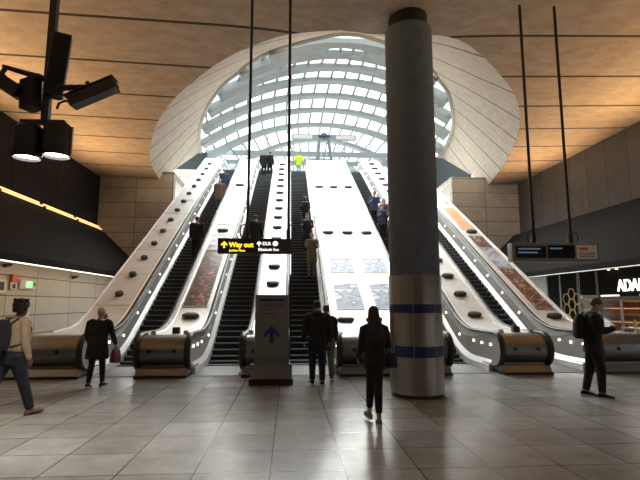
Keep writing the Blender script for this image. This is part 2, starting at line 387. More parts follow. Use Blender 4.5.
strip('led_strip', 9.57, 2.735, .02, .014, M['led2'], 'thin white LED strip under the dark bulkhead above the shop on the right')
ct = empty('cove_light', (-9.4, 0, 5.36)); tag(ct, 'golden segmented cove light along the top of the left dark bulkhead', 'strip light')
for k in range(12):
    for dz, dx in ((.0, 0.), (.13, -.14)):
        m_ = MB(); y = -10 + k * 2.85; m_.box(dx - .022, dx + .022, y, min(y + 2.55, YB - .15), dz - .022, dz + .022); m_.build('light_tube', M['cove'], ct)

# ---------------------------------------------------------------- glass canopy
cn = empty('glass_canopy', (CX, 17.7, ZR)); tag(cn, 'glazed arched canopy of pale grey ribs over the top of the escalators', 'canopy')
ARCH = [(17.9, .25, 12.68), (19.5, 3.45, 13.2), (21.4, 4.95, 13.72), (23.9, 6.35, 14.38), (26.2, 7.3, 14.75), (29.1, 8.15, 15.15), (32.0, 8.75, 15.4), (35.2, 9.0, 15.55), (38.6, 7.4, 15.5), (41.2, 5.2, 14.6), (42.6, 3., 13.6)]
def arch_at(i, t): 
    """t in -1..1"""
    y, a, z = ARCH[i]; return Vector((CX + a * t, y, ZR + (z - ZR) * (1 - abs(t) ** 2.1)))
def off(p): return Vector((p[0] - CX, p[1] - 17.7, p[2] - ZR))
NT = 48
def W(o): o.matrix_parent_inverse = Matrix.Translation((-CX, -17.7, -ZR)); return o
mb = MB(); rows = [[arch_at(i, -1 + 2 * j / NT) + Vector((0, 0, .12)) for j in range(NT + 1)] for i in range(len(ARCH))]
n = NT + 1; mb.add([p for r in rows for p in r], [(i * n + j, i * n + j + 1, (i + 1) * n + j + 1, (i + 1) * n + j) for i in range(len(ARCH) - 1) for j in range(n - 1)])
W(mb.build('glazing', M['glass'], cn, smooth=True))
for i in range(1, 10):
    mb = MB(); ring = []
    for j in range(NT + 1):
        t = (-1 + 2 * j / NT) * .98; p = arch_at(i, t); q = arch_at(i, t + .01) - arch_at(i, t - .01); q.y = 0; q.normalize(); nr = Vector((-q.z, 0, q.x))
        # slope of roof along y
        pa, pb = arch_at(max(i - 1, 0), t), arch_at(min(i + 1, len(ARCH) - 1), t)
        w = .30 + .16 * abs(t); dp_ = .12 + .26 * abs(t) ** 1.4
        ring.append([p + Vector((0, -w, 0)) + nr * .06, p + Vector((0, w, 0)) + nr * .06, p + Vector((0, w * .8, 0)) - nr * dp_, p + Vector((0, -w * .8, 0)) - nr * dp_])
    mb.loft(ring); W(mb.build('rib', M['rib'], cn, smooth=True))
NM = 20
for k in range(1, NM):
    t = -1 + 2 * k / NM; mb = MB(); pts = []
    for i in range(1, len(ARCH)):
        y, a, z = ARCH[i]; tt = (CX + 9.3 * t - CX) / 9.3
        xx = 9.0 * t * (a / 9.0) ** .55                # bars crowd together towards the ends
        s = max(-1, min(1, xx / a)) if a > 0 else 0
        if abs(xx) <= a: pts.append(arch_at(i, s) + Vector((0, 0, .13)))
    if len(pts) > 1: mb.tube(pts, .075, 6); W(mb.build('glazing_bar', M['mullion'], cn))
mb = MB(); ringp = [p + Vector((0, 0, .0)) for p in reversed(rl)] + rr_[1:]
mb.tube(ringp, .16, 8); W(mb.build('base_ring', M['ring'], cn, smooth=True))
# far glazed screen at the top landing
sc_ = empty('entrance_screen', (CX, 37, ZT)); tag(sc_, 'glazed screen with grey-green rails across the top landing under the canopy', 'glass screen')
mb = MB(); mb.box(-9.2, 9.2, -.05, .05, 2.3, 2.75); mb.build('rail', M['rib'], sc_)
mb = MB(); mb.box(-9.2, 9.2, -.08, .08, 1.6, 1.95); mb.build('rail', M['rib'], sc_)
for k in range(9):
    mb = MB(); x = -8.4 + 2.1 * k; mb.box(x - .05, x + .05, -.04, .04, 0, 3.9); mb.build('post', M['rib'], sc_)
mb = MB(); mb.box(-9.2, 9.2, -.008, .008, .05, 1.6); mb.build('pane', M['glass'], sc_)

# ---------------------------------------------------------------- escalators
ESC = [(-4.66, -3.59), (-2.25, -1.17), (.03, 1.10), (3.96, 5.04), (6.42, 7.5)]
ELAB = ['dark-stepped escalator farthest left, beside the wide cream deck with small dark blocks', 'second escalator from the left, rising behind the hanging yellow Way out sign',
        'middle escalator, just right of the arrow totem, yellow jacket at its top', 'escalator partly hidden behind the big round column', 'dark-stepped escalator farthest right, before the posters on the right deck']
SD = .275                                    # tread depth
mbs = MB(); w = 1.03 / 2
mbs.box(-w, w, 0, SD, -.36, -.012, 0); mbs.box(-w, w, -.006, .03, -.026, 0, 1); mbs.box(-w, w, .03, SD, -.012, 0, 0)
for k in range(34): x = -w + .015 + k * (2 * w - .03) / 33; mbs.box(x - .004, x + .004, -.005, 0, -.15, -.026, 0)
proto_step = mbs.build('step', [M['step'], M['nose']])
first = True
for (xa, xb), lab in zip(ESC, ELAB):
    xc = (xa + xb) / 2; e = empty('escalator', (xc, 12.45, 0)); tag(e, lab, 'escalator', 'escalators')
    for k in range(76):
        s = proto_step if first else proto_step.copy()
        if not first: COL.objects.link(s)
        first = False
        s.parent = e; y = .6 + SD * k; s.location = (0, y, base(12.45 + y + SD, .5) + .004)
        if s.location.z > ZT - .02: s.location.z = ZT - .005
    mb = MB(); mb.prism([(-.95, .0), (-.95, .012), (.5, .03), (.62, .03), (.62, .0)], -.5, .5, axis='x'); mb.build('comb_plate', M['comb'], e)
    mb = MB(); mb.box(-.52, .52, 20.6, 22.6, ZT - .02, ZT + .0); mb.build('landing_plate', M['comb'], e)

def surf(x0, x1, offz, th=.05, ya=11.7, yb=35.2, extra=0.):
    """strip following the incline between x0 and x1, at height base+offz"""
    m_ = MB(); rings = []
    for y in ys(ya, yb):
        z = base(y) + offz; rings.append([(x0, y, z - th), (x1, y, z - th), (x1, y, z), (x0, y, z)])
    m_.loft(rings); return m_
HRZ, YC, RC = .97, 11.62, .40                 # handrail height, newel centre, radius
ZC = HRZ - RC
def handrail(x, root, name='handrail'):
    pts = []
    pts.append((x, YC + .7, ZC - RC + .0))
    for k in range(13):
        a = R(-90 - 180 * k / 12); pts.append((x, YC + RC * math.cos(a) * 1.0, ZC + RC * math.sin(a)))
    pts += [(x, y, base(y) + HRZ) for y in ys(YC + .25, 35.3)]
    m_ = MB(); m_.tube(pts, .062, 12, flat=(.7, 1.2)); return m_.build(name, M['rubber'], root, smooth=True, shift=tuple(root.location))
def inner_side(s, o, root):
    """s: face x at the passage, o: +1 if the island lies to +x"""
    sh = tuple(root.location)
    rings = []
    for y in ys(YC + .25, 35.2):
        b = base(y); rings.append([(s - o * 0, y, max(.005, b - .12)), (s, y, b + .15), (s + o * .105, y, b + .28), (s + o * .14, y, b + .28), (s + o * .14, y, max(.005, b - .12))])
    m_ = MB(); m_.loft(rings); m_.build('skirt_panel', M['skirt'], root, shift=sh)
    rings = []
    for k in range(1, 8):                       # rounded end of the newel side
        yy = YC - RC * math.cos(R(90 * k / 8)) * .97; h = RC * math.sin(R(90 * k / 8)) * .93
        rings.append([(s + o * .095, yy, ZC - h), (s + o * .085, yy, ZC + h), (s + o * .115, yy, ZC + h), (s + o * .115, yy, ZC - h)])
    for y in ys(YC, 35.2):
        b = base(y); lo = ZC - RC * .93 if y < YC + .3 else b + .27
        rings.append([(s + o * .1, y, lo), (s + o * .09, y, b + HRZ - .04), (s + o * .135, y, b + HRZ - .04), (s + o * .135, y, lo)])
    m_ = MB(); m_.loft(rings); m_.build('inner_panel', M['steel_dk'], root, smooth=True, shift=sh)
    m_ = MB(); rings = []
    for y in ys(YC + .5, 35.2):
        b = base(y); g_ = min(1, (y - YC - .5) / 1.6)
        rings.append([(s + o * .075, y, b + .90 - .20 * g_), (s + o * .082, y, b + .70 + .20 * (1 - g_) - .015), (s + o * .12, y, b + .93), (s + o * .055, y, b + .935)])
    m_.loft(rings); m_.build('upper_trim', M['skirt'], root, shift=sh)
    handrail(s + o * .09, root)
    m_ = surf(s + o * .145, s + o * .23, .985, .08, YC + .1) ; m_.build('deck_edge', M['skirt'], root, shift=sh)
    # small round lamps
    spots = [(YC + .3, .66), (YC + .85, .66), (YC + 1.4, .68)] + [(y, base(y) + .55) for y in [14.1 + 1.17 * k for k in range(16)]]
    for y, z in spots:
        m_ = MB(); m_.cyl((s + o * .088, y, z), .033, .02, 14, axis=(-o, 0, 0)); m_.build('side_lamp', M['lamp'], root, shift=sh)
def newel(x0, x1, root, holes=2, arrows=True):
    sh = tuple(root.location); r = RC * .93
    prof = [(YC + .5, ZC + r)]
    prof += [(YC - r * math.cos(R(a)), ZC + r * math.sin(R(a))) for a in range(90, -61, -12)]
    prof += [(YC - .22, .2), (YC + .5, .2)]
    m_ = MB(); m_.prism(prof, x0, x1, axis='x'); m_.build('newel_cabinet', M['newel'], root, smooth=True, shift=sh)
    m_ = MB(); m_.prism([(YC - .40, .06), (YC - .30, .215), (YC + .9, .215), (YC + .9, .06)], x0 - .03, x1 + .03, axis='x'); m_.build('kick_base', M['newel'], root, bevel=.01, shift=sh)
    m_ = MB(); m_.prism([(YC - .42, 0.001), (YC - .42, .062), (YC + .9, .062), (YC + .9, 0.001)], x0 - .05, x1 + .05, axis='x'); m_.build('base_plinth', M['rubber'], root, shift=sh)
    xc = (x0 + x1) / 2; wd = min(.9, (x1 - x0) * .8)
    nst = max(1, round((x1 - x0) / 1.6)) if arrows else 0
    for q in range(nst):
        c = x0 + (x1 - x0) * (q + .5) / nst
        m_ = MB(); a0 = 62; 
        for k in range(6):                         # strip of chevrons across the top of the barrel
            cx_ = c + (k - 2.5) * .13
            for dx0, dx1 in ((-.055, 0), (.055, 0)):
                pts = []
                for a, ex in ((52, dx0), (70, dx1), (76, dx1), (58, dx0)):
                    pts.append((cx_ + ex, YC - (r + .004) * math.cos(R(a)), ZC + (r + .004) * math.sin(R(a))))
                back = [(p[0], p[1] + .004, p[2] - .004) for p in pts]
                m_.add(pts + back, [(0, 1, 2, 3), (7, 6, 5, 4), (0, 4, 5, 1), (1, 5, 6, 2), (2, 6, 7, 3), (3, 7, 4, 0)])
        m_.build('arrow_strip', M['bluearrow'], root, shift=sh)
    for k in range(holes):
        c = x0 + (x1 - x0) * (k + .5 + (.02 if k else -.02)) / holes
        m_ = MB(); m_.cyl((c, YC - r + .01, ZC + .03), .05, .025, 16, axis=(0, -1, 0)); m_.build('speaker_grille', M['black'], root, smooth=True, shift=sh)
    m_ = MB(); m_.box(xc + .05, xc + .22, YC + .35, YC + .5, HRZ - .05, HRZ + .14); m_.build('stop_button_box', M['stop'], root, bevel=.012, shift=sh)
    for dx in (-.36, .42):
        if x0 + .1 < xc + dx < x1 - .1:
            m_ = MB(); m_.cyl((xc + dx, YC + .2, HRZ - .04), .07, .11, 16, r2=.055); m_.build('bollard_knob', M['steel_dk'], root, smooth=True, shift=sh)
def incline(y, off): return Matrix.Translation((0, y, base(y) + off)) @ Matrix.Rotation(math.atan((base(y + .05) - base(y - .05)) / .1), 4, 'X')
def stop_block(x, y, root, w=.24):
    m_ = MB(); P = [(-w, 0), (-w * .62, -.12), (w * .62, -.12), (w, 0), (w * .62, .12), (-w * .62, .12)]
    n_ = len(P); xf = Matrix.Translation((x, 0, 0)) @ incline(y, .94)
    m_.loft([[xf @ Vector((a, b, 0)) for a, b in P], [xf @ Vector((a, b, .10)) for a, b in P], [xf @ Vector((a * .75, b * .6, .13)) for a, b in P]])
    m_.build('slide_stop', M['stop'], root, shift=tuple(root.location))
def seams(x0, x1, root, step, mt):
    y = 15.0
    while y < 33:
        m_ = MB(); xf = incline(y, .945); m_.box(x0, x1, -.012, .012, 0, .012, 0, Matrix.Translation((0, 0, 0)) @ xf); m_.build('panel_joint', mt, root, shift=tuple(root.location)); y += step
def island(label, x0, x1, left, right, dm, stops, blockw=.24, jstep=2.4, nx=(None, None)):
    e = empty('escalator_balustrade', ((x0 + x1) / 2, YC, 0)); tag(e, label, 'escalator balustrade', 'escalator balustrades'); sh = tuple(e.location)
    if left: inner_side(x0, 1, e)
    if right: inner_side(x1, -1, e)
    a = x0 + (.21 if left else 0); b = x1 - (.21 if right else 0)
    m_ = surf(a, b, .95, .06, YC + .1); m_.build('deck_panel', dm, e, shift=sh)
    m_ = MB(); m_.box(a + .02, b - .02, 35.0, 35.15, ZT - .1, ZT + .9); m_.build('end_panel', M['steel_dk'], e, shift=sh)
    n0 = nx[0] if nx[0] is not None else x0 + .13; n1 = nx[1] if nx[1] is not None else x1 - .13
    newel(n0, n1, e, holes=2 if n1 - n0 < 2 else 4)
    if not left: m_ = MB(); m_.loft([[(x0, y, base(y) + .95), (x0 + .06, y, base(y) + .95), (x0 + .06, y, max(0, base(y) - 2.5)), (x0, y, max(0, base(y) - 2.5))] for y in ys(12.6, 34.6)]); m_.build('outer_side', M['deck_side'], e, shift=sh); m_ = surf(x0 - .0, x0 + .05, .985, .06, 12.6); m_.build('outer_trim', M['skirt'], e, shift=sh)
    if not right: m_ = MB(); m_.loft([[(x1 - .06, y, base(y) + .95), (x1, y, base(y) + .95), (x1, y, max(0, base(y) - 2.5)), (x1 - .06, y, max(0, base(y) - 2.5))] for y in ys(12.6, 34.6)]); m_.build('outer_side', M['deck_side'], e, shift=sh); m_ = surf(x1 - .08, x1, .99, .07, 12.6); m_.build('outer_trim', M['skirt'], e, shift=sh)
    for x, y in stops: stop_block(x, y, e, blockw)
    if jstep: seams(a + .01, b - .01, e, jstep, M['steel_dk'])
    return e
P117 = [1.17 * k for k in range(16)]
island('wide cream deck and barrel newel farthest left, against the stone panelled wall', -6.02, ESC[0][0], False, True, M['deck_side'], [(-5.44, 14.35 + p * 1.03) for p in P117[:15]], .13, 1.85, (PLX + .05, None))
island('steel deck with dark leaf poster, between the first two escalators from the left', ESC[0][1], ESC[1][0], True, True, M['deck'], [(-2.92, 14.35), (-2.92, 20.5), (-2.92, 26.8)], .25, 3.1)
island('narrow white deck with a close row of dark blocks, behind the grey arrow totem', ESC[1][1], ESC[2][0], True, True, M['deck'], [(-.57, 16.2 + p) for p in P117[:14]], .22, 0)
island('extra wide white steel deck left of the round column', ESC[2][1], ESC[3][0], True, True, M['deck'], [(x, y) for y in (14.1, 20.4, 26.7) for x in (1.68, 2.53, 3.38)], .25, 3.1)
island('cream deck and barrel newel just right of the round column', ESC[3][1], ESC[4][0], True, True, M['deck_side'], [(5.72, 14.4 + p) for p in P117], .22, 0)
island('deck with dark red posters farthest right, in front of the shop', ESC[4][1], 8.68, True, False, M['deck_side'], [(8.22, 14.3), (8.22, 20.6), (8.22, 26.9)], .25, 3.1, (None, PRX - .1))

# posters on the decks
def poster(x0, x1, ya, yb, m, label, group='posters on the escalator decks'):
    y = (ya + yb) / 2; L = (yb - ya) / math.cos(R(30)); w = (x1 - x0) / 2
    e = empty('poster', ((x0 + x1) / 2, y, base(y) + .955)); e.rotation_euler = (R(30), 0, 0); tag(e, label, 'poster', group)
    m_ = MB(); m_.box(-w, w, -L / 2, L / 2, 0, .012); m_.build('printed_sheet', m, e)
    for a, b, c, d in ((-w - .025, -w, -L / 2 - .025, L / 2 + .025), (w, w + .025, -L / 2 - .025, L / 2 + .025), (-w, w, -L / 2 - .025, -L / 2), (-w, w, L / 2, L / 2 + .025)):
        m_ = MB(); m_.box(a, b, c, d, 0, .022); m_.build('frame', M['steel_dk'], e)
poster(-3.28, -2.55, 14.9, 18.6, M['p_leaf'], 'long dark poster with red leaves, lowest on the deck left of the Way out sign', None)
poster(-3.28, -2.55, 18.7, 20.1, M['p_sky'], 'pale blue poster panel just above the long red leaf poster', None)
poster(-3.28, -2.55, 21.2, 23.0, M['p_pale'], 'pale rose poster above the second dark block of the leaf poster deck', None)
poster(-3.28, -2.55, 23.6, 25.6, M['p_pale'], 'pale rose poster halfway up the leaf poster deck', None)
poster(-3.28, -2.55, 27.4, 29.6, M['p_pale'], 'pale rose poster highest on the leaf poster deck', None)
for x0, x1, side_ in ((1.5, 2.35, 'left'), (2.75, 3.6, 'right')):
    for ya, yb, w_ in ((14.75, 16.2, 'lowest'), (17.0, 18.0, 'second from the bottom'), (18.7, 19.6, 'third from the bottom'), (23.2, 24.4, 'second from the top'), (28.5, 29.8, 'highest')):
        poster(x0, x1, ya, yb, M['p_blue' if ya < 20 else 'p_pale'], f'washed-out pale poster on the {side_} of the extra wide white deck, {w_}')
poster(7.9, 8.5, 14.75, 17.3, M['p_red'], 'dark red poster with crowded white figures, lowest on the right deck', None)
poster(7.9, 8.5, 17.45, 19.0, M['p_sky'], 'blue and white poster in the middle of the right deck', None)
poster(7.9, 8.5, 19.1, 20.2, M['p_red'], 'small dark red poster above the blue one on the right deck', None)
poster(7.9, 8.5, 20.95, 23.6, M['p_orange'], 'orange poster high on the right deck', None)
poster(7.9, 8.5, 24.2, 25.6, M['p_sky'], 'grey blue poster highest on the right deck', None)

# ---------------------------------------------------------------- column
CXx, CYy, CR = 2.42, 9.0, .49
c = empty('round_column', (CXx, CYy, 0)); tag(c, 'big round column in the foreground, grey shaft over steel cladding with two blue bands', 'column')
def lathe(prof, seg=48):
    m_ = MB(); m_.loft([[(r * math.cos(2 * math.pi * k / seg), r * math.sin(2 * math.pi * k / seg), z) for k in range(seg)] for r, z in prof]); return m_
lathe([(CR - .01, 2.2), (CR - .01, 7.28)]).build('shaft', M['col'], c, smooth=True)
lathe([(CR - .09, 7.28), (CR - .09, 7.6)]).build('shadow_gap_neck', M['black'], c, smooth=True)
lathe([(CR + .012, .06), (CR + .012, .72)]).build('cladding', M['colclad'], c, smooth=True)
lathe([(CR + .012, .92), (CR + .012, 1.52)]).build('cladding', M['colclad'], c, smooth=True)
lathe([(CR + .012, 1.68), (CR + .012, 2.22)]).build('cladding', M['colclad'], c, smooth=True)
lathe([(CR + .008, .72), (CR + .008, .92)]).build('blue_band', M['blue'], c, smooth=True)
lathe([(CR + .008, 1.52), (CR + .008, 1.68)]).build('blue_band', M['blue'], c, smooth=True)
lathe([(CR + .0, 0), (CR + .0, .06)]).build('skirting', M['black'], c, smooth=True)
for a in (200, 250, 300):
    m_ = MB(); x, y = (CR + .013) * math.cos(R(a)), (CR + .013) * math.sin(R(a)); m_.box(x - .004, x + .004, y - .004, y + .004, .06, 2.22); m_.build('cladding_seam', M['steel_dk'], c)

# ---------------------------------------------------------------- hanging Way out sign
sg = empty('hanging_sign', (-.6, 8.3, 2.56)); tag(sg, 'black hanging sign with yellow Way out lettering on two long rods', 'sign')
m_ = MB(); m_.box(-.66, .64, -.05, .05, 0, .27); m_.build('sign_case', M['signgrey'], sg, bevel=.008)
m_ = MB(); m_.box(-.64, -.02, -.056, -.05, .015, .255); m_.build('sign_panel', M['sign'], sg)
m_ = MB(); m_.box(0, .40, -.056, -.05, .015, .255); m_.build('sign_panel', M['sign'], sg)
text('way_out_lettering', 'Way out', .118, M['yellow'], sg, Matrix.Translation((-.46, -.058, .115)) @ STAND, bold=.004)
text('small_lettering', 'Jubilee Place', .055, M['yellow'], sg, Matrix.Translation((-.455, -.058, .035)) @ STAND, bold=.001)
def arrow(m, parent, x, z, s, y=-.058, rot=0, shape='up'):
    a = MB(); P = [(-.12, -.5), (.12, -.5), (.12, .1), (.38, -.16), (.5, .0), (0, .5), (-.5, .0), (-.38, -.16), (-.12, .1)]
    a.prism([(x + p[0] * s, z + p[1] * s) for p in P], y, y + .006); return a.build('arrow', m, parent)
arrow(M['yellow'], sg, -.545, .155, .12)
arrow(M['white'], sg, .06, .175, .09)
text('line_lettering', 'DLR', .08, M['white'], sg, Matrix.Translation((.12, -.058, .15)) @ STAND, bold=.002)
m_ = MB(); m_.tube([Vector((.345 + .034 * math.cos(R(a)), -.06, .178 + .034 * math.sin(R(a)))) for a in range(0, 361, 20)], .011, 6); m_.box(.295, .395, -.066, -.057, .17, .188); m_.build('roundel', M['white'], sg)
text('line_lettering', 'Elizabeth line', .068, M['white'], sg, Matrix.Translation((.045, -.058, .05)) @ STAND, bold=.001)
for x in (-.15, .57):
    m_ = MB(); m_.cyl((x, 0, .27), .026, 7.75 - 2.56 - .27 - .12, 12); m_.build('hanging_rod', M['black'], sg, smooth=True)
    m_ = MB(); m_.cyl((x, 0, .27), .04, .16, 12); m_.build('rod_collar', M['black'], sg, smooth=True)
    sx = -1 if x < 0 else 1
    m_ = MB(); m_.tube([(x, -.02, .50), (x + sx * .05, -.02, .52), (x + sx * .10, -.02, .50), (x + sx * .125, -.02, .42), (x + sx * .12, -.02, .34), (x + sx * .09, -.02, .26)], .011, 8); m_.build('power_cable', M['black'], sg, smooth=True)

# ---------------------------------------------------------------- departure display on the right
dp = empty('departure_display', (5.0, 8.6, 2.47)); tag(dp, 'grey hanging departure display with dark screens on two rods at the right', 'display')
m_ = MB(); m_.box(-.84, .86, -.11, .11, 0, .36); m_.build('display_case', M['dispbody'], dp, bevel=.02)
m_ = MB(); m_.box(-.78, -.20, -.118, -.11, .07, .29); m_.build('screen', M['screen'], dp)
m_ = MB(); m_.box(-.16, .36, -.118, -.11, .07, .31); m_.build('screen', M['screen'], dp)
m_ = MB(); m_.box(.40, .80, -.118, -.11, .06, .32); m_.build('notice_panel', M['paper'], dp)
for x0, x1, z in ((-.74, -.30, .225), (-.74, -.36, .155), (-.12, .12, .235)):
    m_ = MB(); m_.box(x0, x1, -.121, -.118, z, z + .03); m_.build('display_line', M['disptext'], dp)
m_ = MB(); m_.box(.46, .62, -.121, -.118, .22, .27); m_.build('notice_heading', M['red'], dp)
for k in range(3):
    m_ = MB(); m_.box(.44, .76, -.121, -.118, .09 + k * .035, .105 + k * .035); m_.build('notice_line', M['print_'], dp)
for x in (-.36, .37):
    m_ = MB(); m_.cyl((x, 0, .36), .028, 7.83 - 2.47 - .36 - .1, 12); m_.build('hanging_rod', M['black'], dp, smooth=True)
    m_ = MB(); m_.cyl((x, 0, .36), .045, .18, 12); m_.build('rod_collar', M['black'], dp, smooth=True)
    sx = -1 if x < 0 else 1
    m_ = MB(); m_.tube([(x, -.02, .56), (x + sx * .06, -.02, .585), (x + sx * .12, -.02, .55), (x + sx * .14, -.02, .46), (x + sx * .11, -.02, .36)], .012, 8); m_.build('power_cable', M['black'], dp, smooth=True)

# ---------------------------------------------------------------- mast with cameras and floodlights
mt = empty('equipment_mast', (-3.15, 6.0, 4.0)); tag(mt, 'black hanging mast at upper left carrying cameras and two floodlights', 'mast')
zc_ = cz(-3.15)
m_ = MB(); m_.box(-.045, .045, -.045, .045, 0, zc_ - 4.0 - .05); m_.build('mast_tube', M['black'], mt, bevel=.008)
m_ = MB(); m_.box(-.14, .14, -.14, .14, zc_ - 4.0 - .06, zc_ - 4.0 - .005); m_.build('ceiling_plate', M['black'], mt)
m_ = MB(); m_.box(-.30, .25, -.03, .03, -.03, .03); m_.build('lamp_crossbar', M['black'], mt)
for sx in (-1, 1):
    m_ = MB(); m_.tube([(0, -.05, .5 - sx * .06), (sx * .55, -.05, .60 - sx * .12)], [.045, .028], 10); m_.build('camera_arm', M['black'], mt, smooth=True)
def loudbox(loc, w, d, h, rot, label, nm='loudspeaker'):
    e = empty(nm, loc); e.rotation_euler = rot; tag(e, label, 'loudspeaker')
    m_ = MB(); m_.prism([(-w / 2, -d / 2), (w / 2, -d / 2), (w / 2, d / 4), (w / 4, d / 2), (-w / 4, d / 2), (-w / 2, d / 4)], -h / 2, h / 2, axis='z'); m_.build('cabinet', M['black'], e, bevel=.012)
    m_ = MB(); m_.box(-w * .42, w * .42, -d / 2 - .008, -d / 2, -h * .45, h * .45); m_.build('grille', M['c_black'], e)
loudbox((-3.05, 6.02, 4.78), .22, .2, .86, (0, R(4), R(20)), 'tall black loudspeaker on the right side of the hanging mast')
loudbox((-3.33, 5.98, 4.36), .22, .2, .40, (0, R(-4), R(-25)), 'small black loudspeaker low on the left side of the hanging mast')
def camera_(loc, rz, tilt, label, cable):
    e = empty('security_camera', loc); e.rotation_euler = (0, tilt, rz); tag(e, label, 'security camera', 'cameras on the mast')
    m_ = MB(); m_.box(-.31, .31, -.085, .085, -.075, .075); m_.build('housing', M['black'], e, bevel=.012)
    m_ = MB(); m_.box(-.34, .33, -.1, .1, .078, .092); m_.build('sun_shield', M['black'], e, bevel=.004)
    m_ = MB(); m_.cyl((.31, 0, 0), .05, .012, 20, axis=(1, 0, 0)); m_.build('lens_window', M['screen'], e, smooth=True)
    m_ = MB(); m_.cyl((-.02, 0, .092), .028, .09, 12); m_.build('bracket', M['black'], e, smooth=True)
    m_ = MB(); m_.tube(cable, .016, 8); m_.build('cable', M['black'], e, smooth=True)
camera_((-2.53, 5.9, 4.36), R(-4), R(-24), 'black boxy security camera on the right arm of the hanging mast', [(-.3, 0, .0), (-.36, 0, .06), (-.45, 0, .06), (-.5, 0, .0)])
camera_((-3.72, 5.9, 4.51), R(4), R(33), 'black boxy security camera on the left arm of the hanging mast', [(.0, 0, .1), (.14, 0, .06), (.28, 0, .12), (.36, 0, .26), (.34, 0, .36)])
def flood(loc, label):
    e = empty('floodlight', loc); tag(e, label, 'floodlight', 'floodlights on the mast')
    m_ = MB(); sg_ = 32
    m_.loft([[(r * math.cos(2 * math.pi * k / sg_), r * math.sin(2 * math.pi * k / sg_), z) for k in range(sg_)] for r, z in ((.165, 0), (.17, .02), (.17, .38), (.13, .43), (.13, .40), (.155, .36), (.155, 0))], cap=False)
    m_.build('drum', M['black'], e, smooth=True)
    m_ = MB(); m_.cyl((0, 0, .04), .15, .012, 32); m_.build('lens', M['floodface'], e, smooth=True)
    m_ = MB(); m_.cyl((0, 0, .385), .14, .02, 24); m_.build('back_plate', M['black'], e)
    m_ = MB(); m_.tube([(.178, 0, .02), (.178, 0, .40)], .014, 8); m_.build('side_bracket', M['steel'], e, smooth=True)
    L = bpy.data.lights.new('floodlight_beam', 'SPOT'); L.energy = 260; L.spot_size = R(95); L.spot_blend = .6; L.color = (1, .9, .78); L.shadow_soft_size = .12
    o = bpy.data.objects.new('floodlight_beam', L); COL.objects.link(o); o.parent = e; o.location = (0, 0, .03)
flood((-3.34, 6.0, 3.52), 'drum floodlight with glowing lens, left one under the mast')
flood((-2.98, 6.0, 3.55), 'drum floodlight with glowing lens, right one under the mast')

# ---------------------------------------------------------------- arrow totem
tt = empty('sign_totem', (-.37, 10.3, 0)); tag(tt, 'free-standing grey sign totem with dark upward arrow before the middle newel', 'sign')
m_ = MB(); m_.box(-.36, .36, -.06, .06, .55, 1.88); m_.build('sign_panel', M['totem'], tt, bevel=.012)
m_ = MB(); m_.prism([(-.12, .12), (-.05, .42), (.05, .42), (.12, .12)], -.44, .44, axis='x'); m_.build('foot', M['totem'], tt, bevel=.01)
m_ = MB(); m_.box(-.46, .46, -.17, .17, 0, .13); m_.build('base_plate', M['black'], tt, bevel=.01)
m_ = MB(); m_.box(-.36, .36, -.05, .05, .40, .56); m_.build('stem', M['newel'], tt)
m_ = MB(); m_.box(-.26, .26, -.066, -.06, 1.74, 1.79); m_.build('heading_bar', M['bluearrow'], tt)
for k, w_ in enumerate((.5, .22, .34, .16)):
    m_ = MB(); m_.box(-.25, -.25 + w_, -.064, -.06, 1.64 - k * .085, 1.665 - k * .085); m_.build('text_line', M['print_'], tt)
arrow(M['bluearrow'], tt, 0, 1.04, .36, -.068)

# ---------------------------------------------------------------- roundel gantry on the upper landing
g = empty('roundel_sign', (2.65, 35.9, ZT)); tag(g, 'white sign bar with ring emblem on splayed legs at the top landing', 'sign')
m_ = MB(); m_.box(-2.55, 2.55, -.08, .08, 3.35, 3.8); m_.build('sign_bar', M['rib'], g, bevel=.02)
for a in (-1, 1):
    m_ = MB(); m_.box(a * 2.45 if a < 0 else .95, -.95 if a < 0 else 2.45, -.1, -.08, 3.42, 3.72); m_.build('sign_face', M['paper'], g)
    m_ = MB(); m_.tube([(a * .35, 0, 3.4), (a * .8, 0, 0)], .13, 8); m_.build('splayed_leg', M['mullion'], g, smooth=True)
    m_ = MB(); m_.tube([(a * .1, .1, 3.4), (a * .42, .1, 0)], .05, 8); m_.build('brace', M['steel_dk'], g, smooth=True)
m_ = MB(); m_.tube([(.26 * math.cos(R(a)), -.12, 3.6 + .26 * math.sin(R(a))) for a in range(0, 361, 15)], .07, 8); m_.build('ring_emblem', M['mullion'], g, smooth=True)
m_ = MB(); m_.box(-.45, .45, -.2, -.14, 3.54, 3.66); m_.build('emblem_bar', M['bluearrow'], g)

# ---------------------------------------------------------------- left wall fittings
d = MB(); d.box(0, .05, 13.2, 16.55, 0, 2.5); dr = struct(d.build('door_1', M['door'], shift=(PLX, 0, 0)))
m_ = MB(); m_.box(.05, .09, 15.9, 15.96, .9, 1.25); m_.build('door_handle', M['steel'], dr)
m_ = MB(); m_.box(.05, .056, 14.86, 14.875, 0, 2.5); m_.build('door_joint', M['black'], dr)
def wallthing(name, label, cat, y, z): e = empty(name, (PLX + .05, y, z)); return tag(e, label, cat)
e = wallthing('exit_sign', 'small lit green emergency exit sign on the left grey door', 'sign', 15.98, 2.30)
m_ = MB(); m_.box(0, .05, -.46, .46, -.15, .15); m_.build('sign_case', M['paper'], e)
m_ = MB(); m_.box(.05, .056, -.15, .22, -.09, .1); m_.build('green_pictogram', M['green'], e)
for dy in (.3, .38):
    m_ = MB(); m_.box(.05, .056, dy, dy + .05, -.03, .07); m_.build('text_mark', M['black'], e)
e = wallthing('fire_call_point', 'red fire call point above a small white notice beside the exit sign', 'alarm', 15.22, 2.47)
m_ = MB(); m_.box(0, .06, -.17, .17, -.12, .12); m_.build('call_box', M['red'], e, bevel=.01)
m_ = MB(); m_.box(0, .02, -.17, .17, -.36, -.14); m_.build('notice', M['paper'], e)
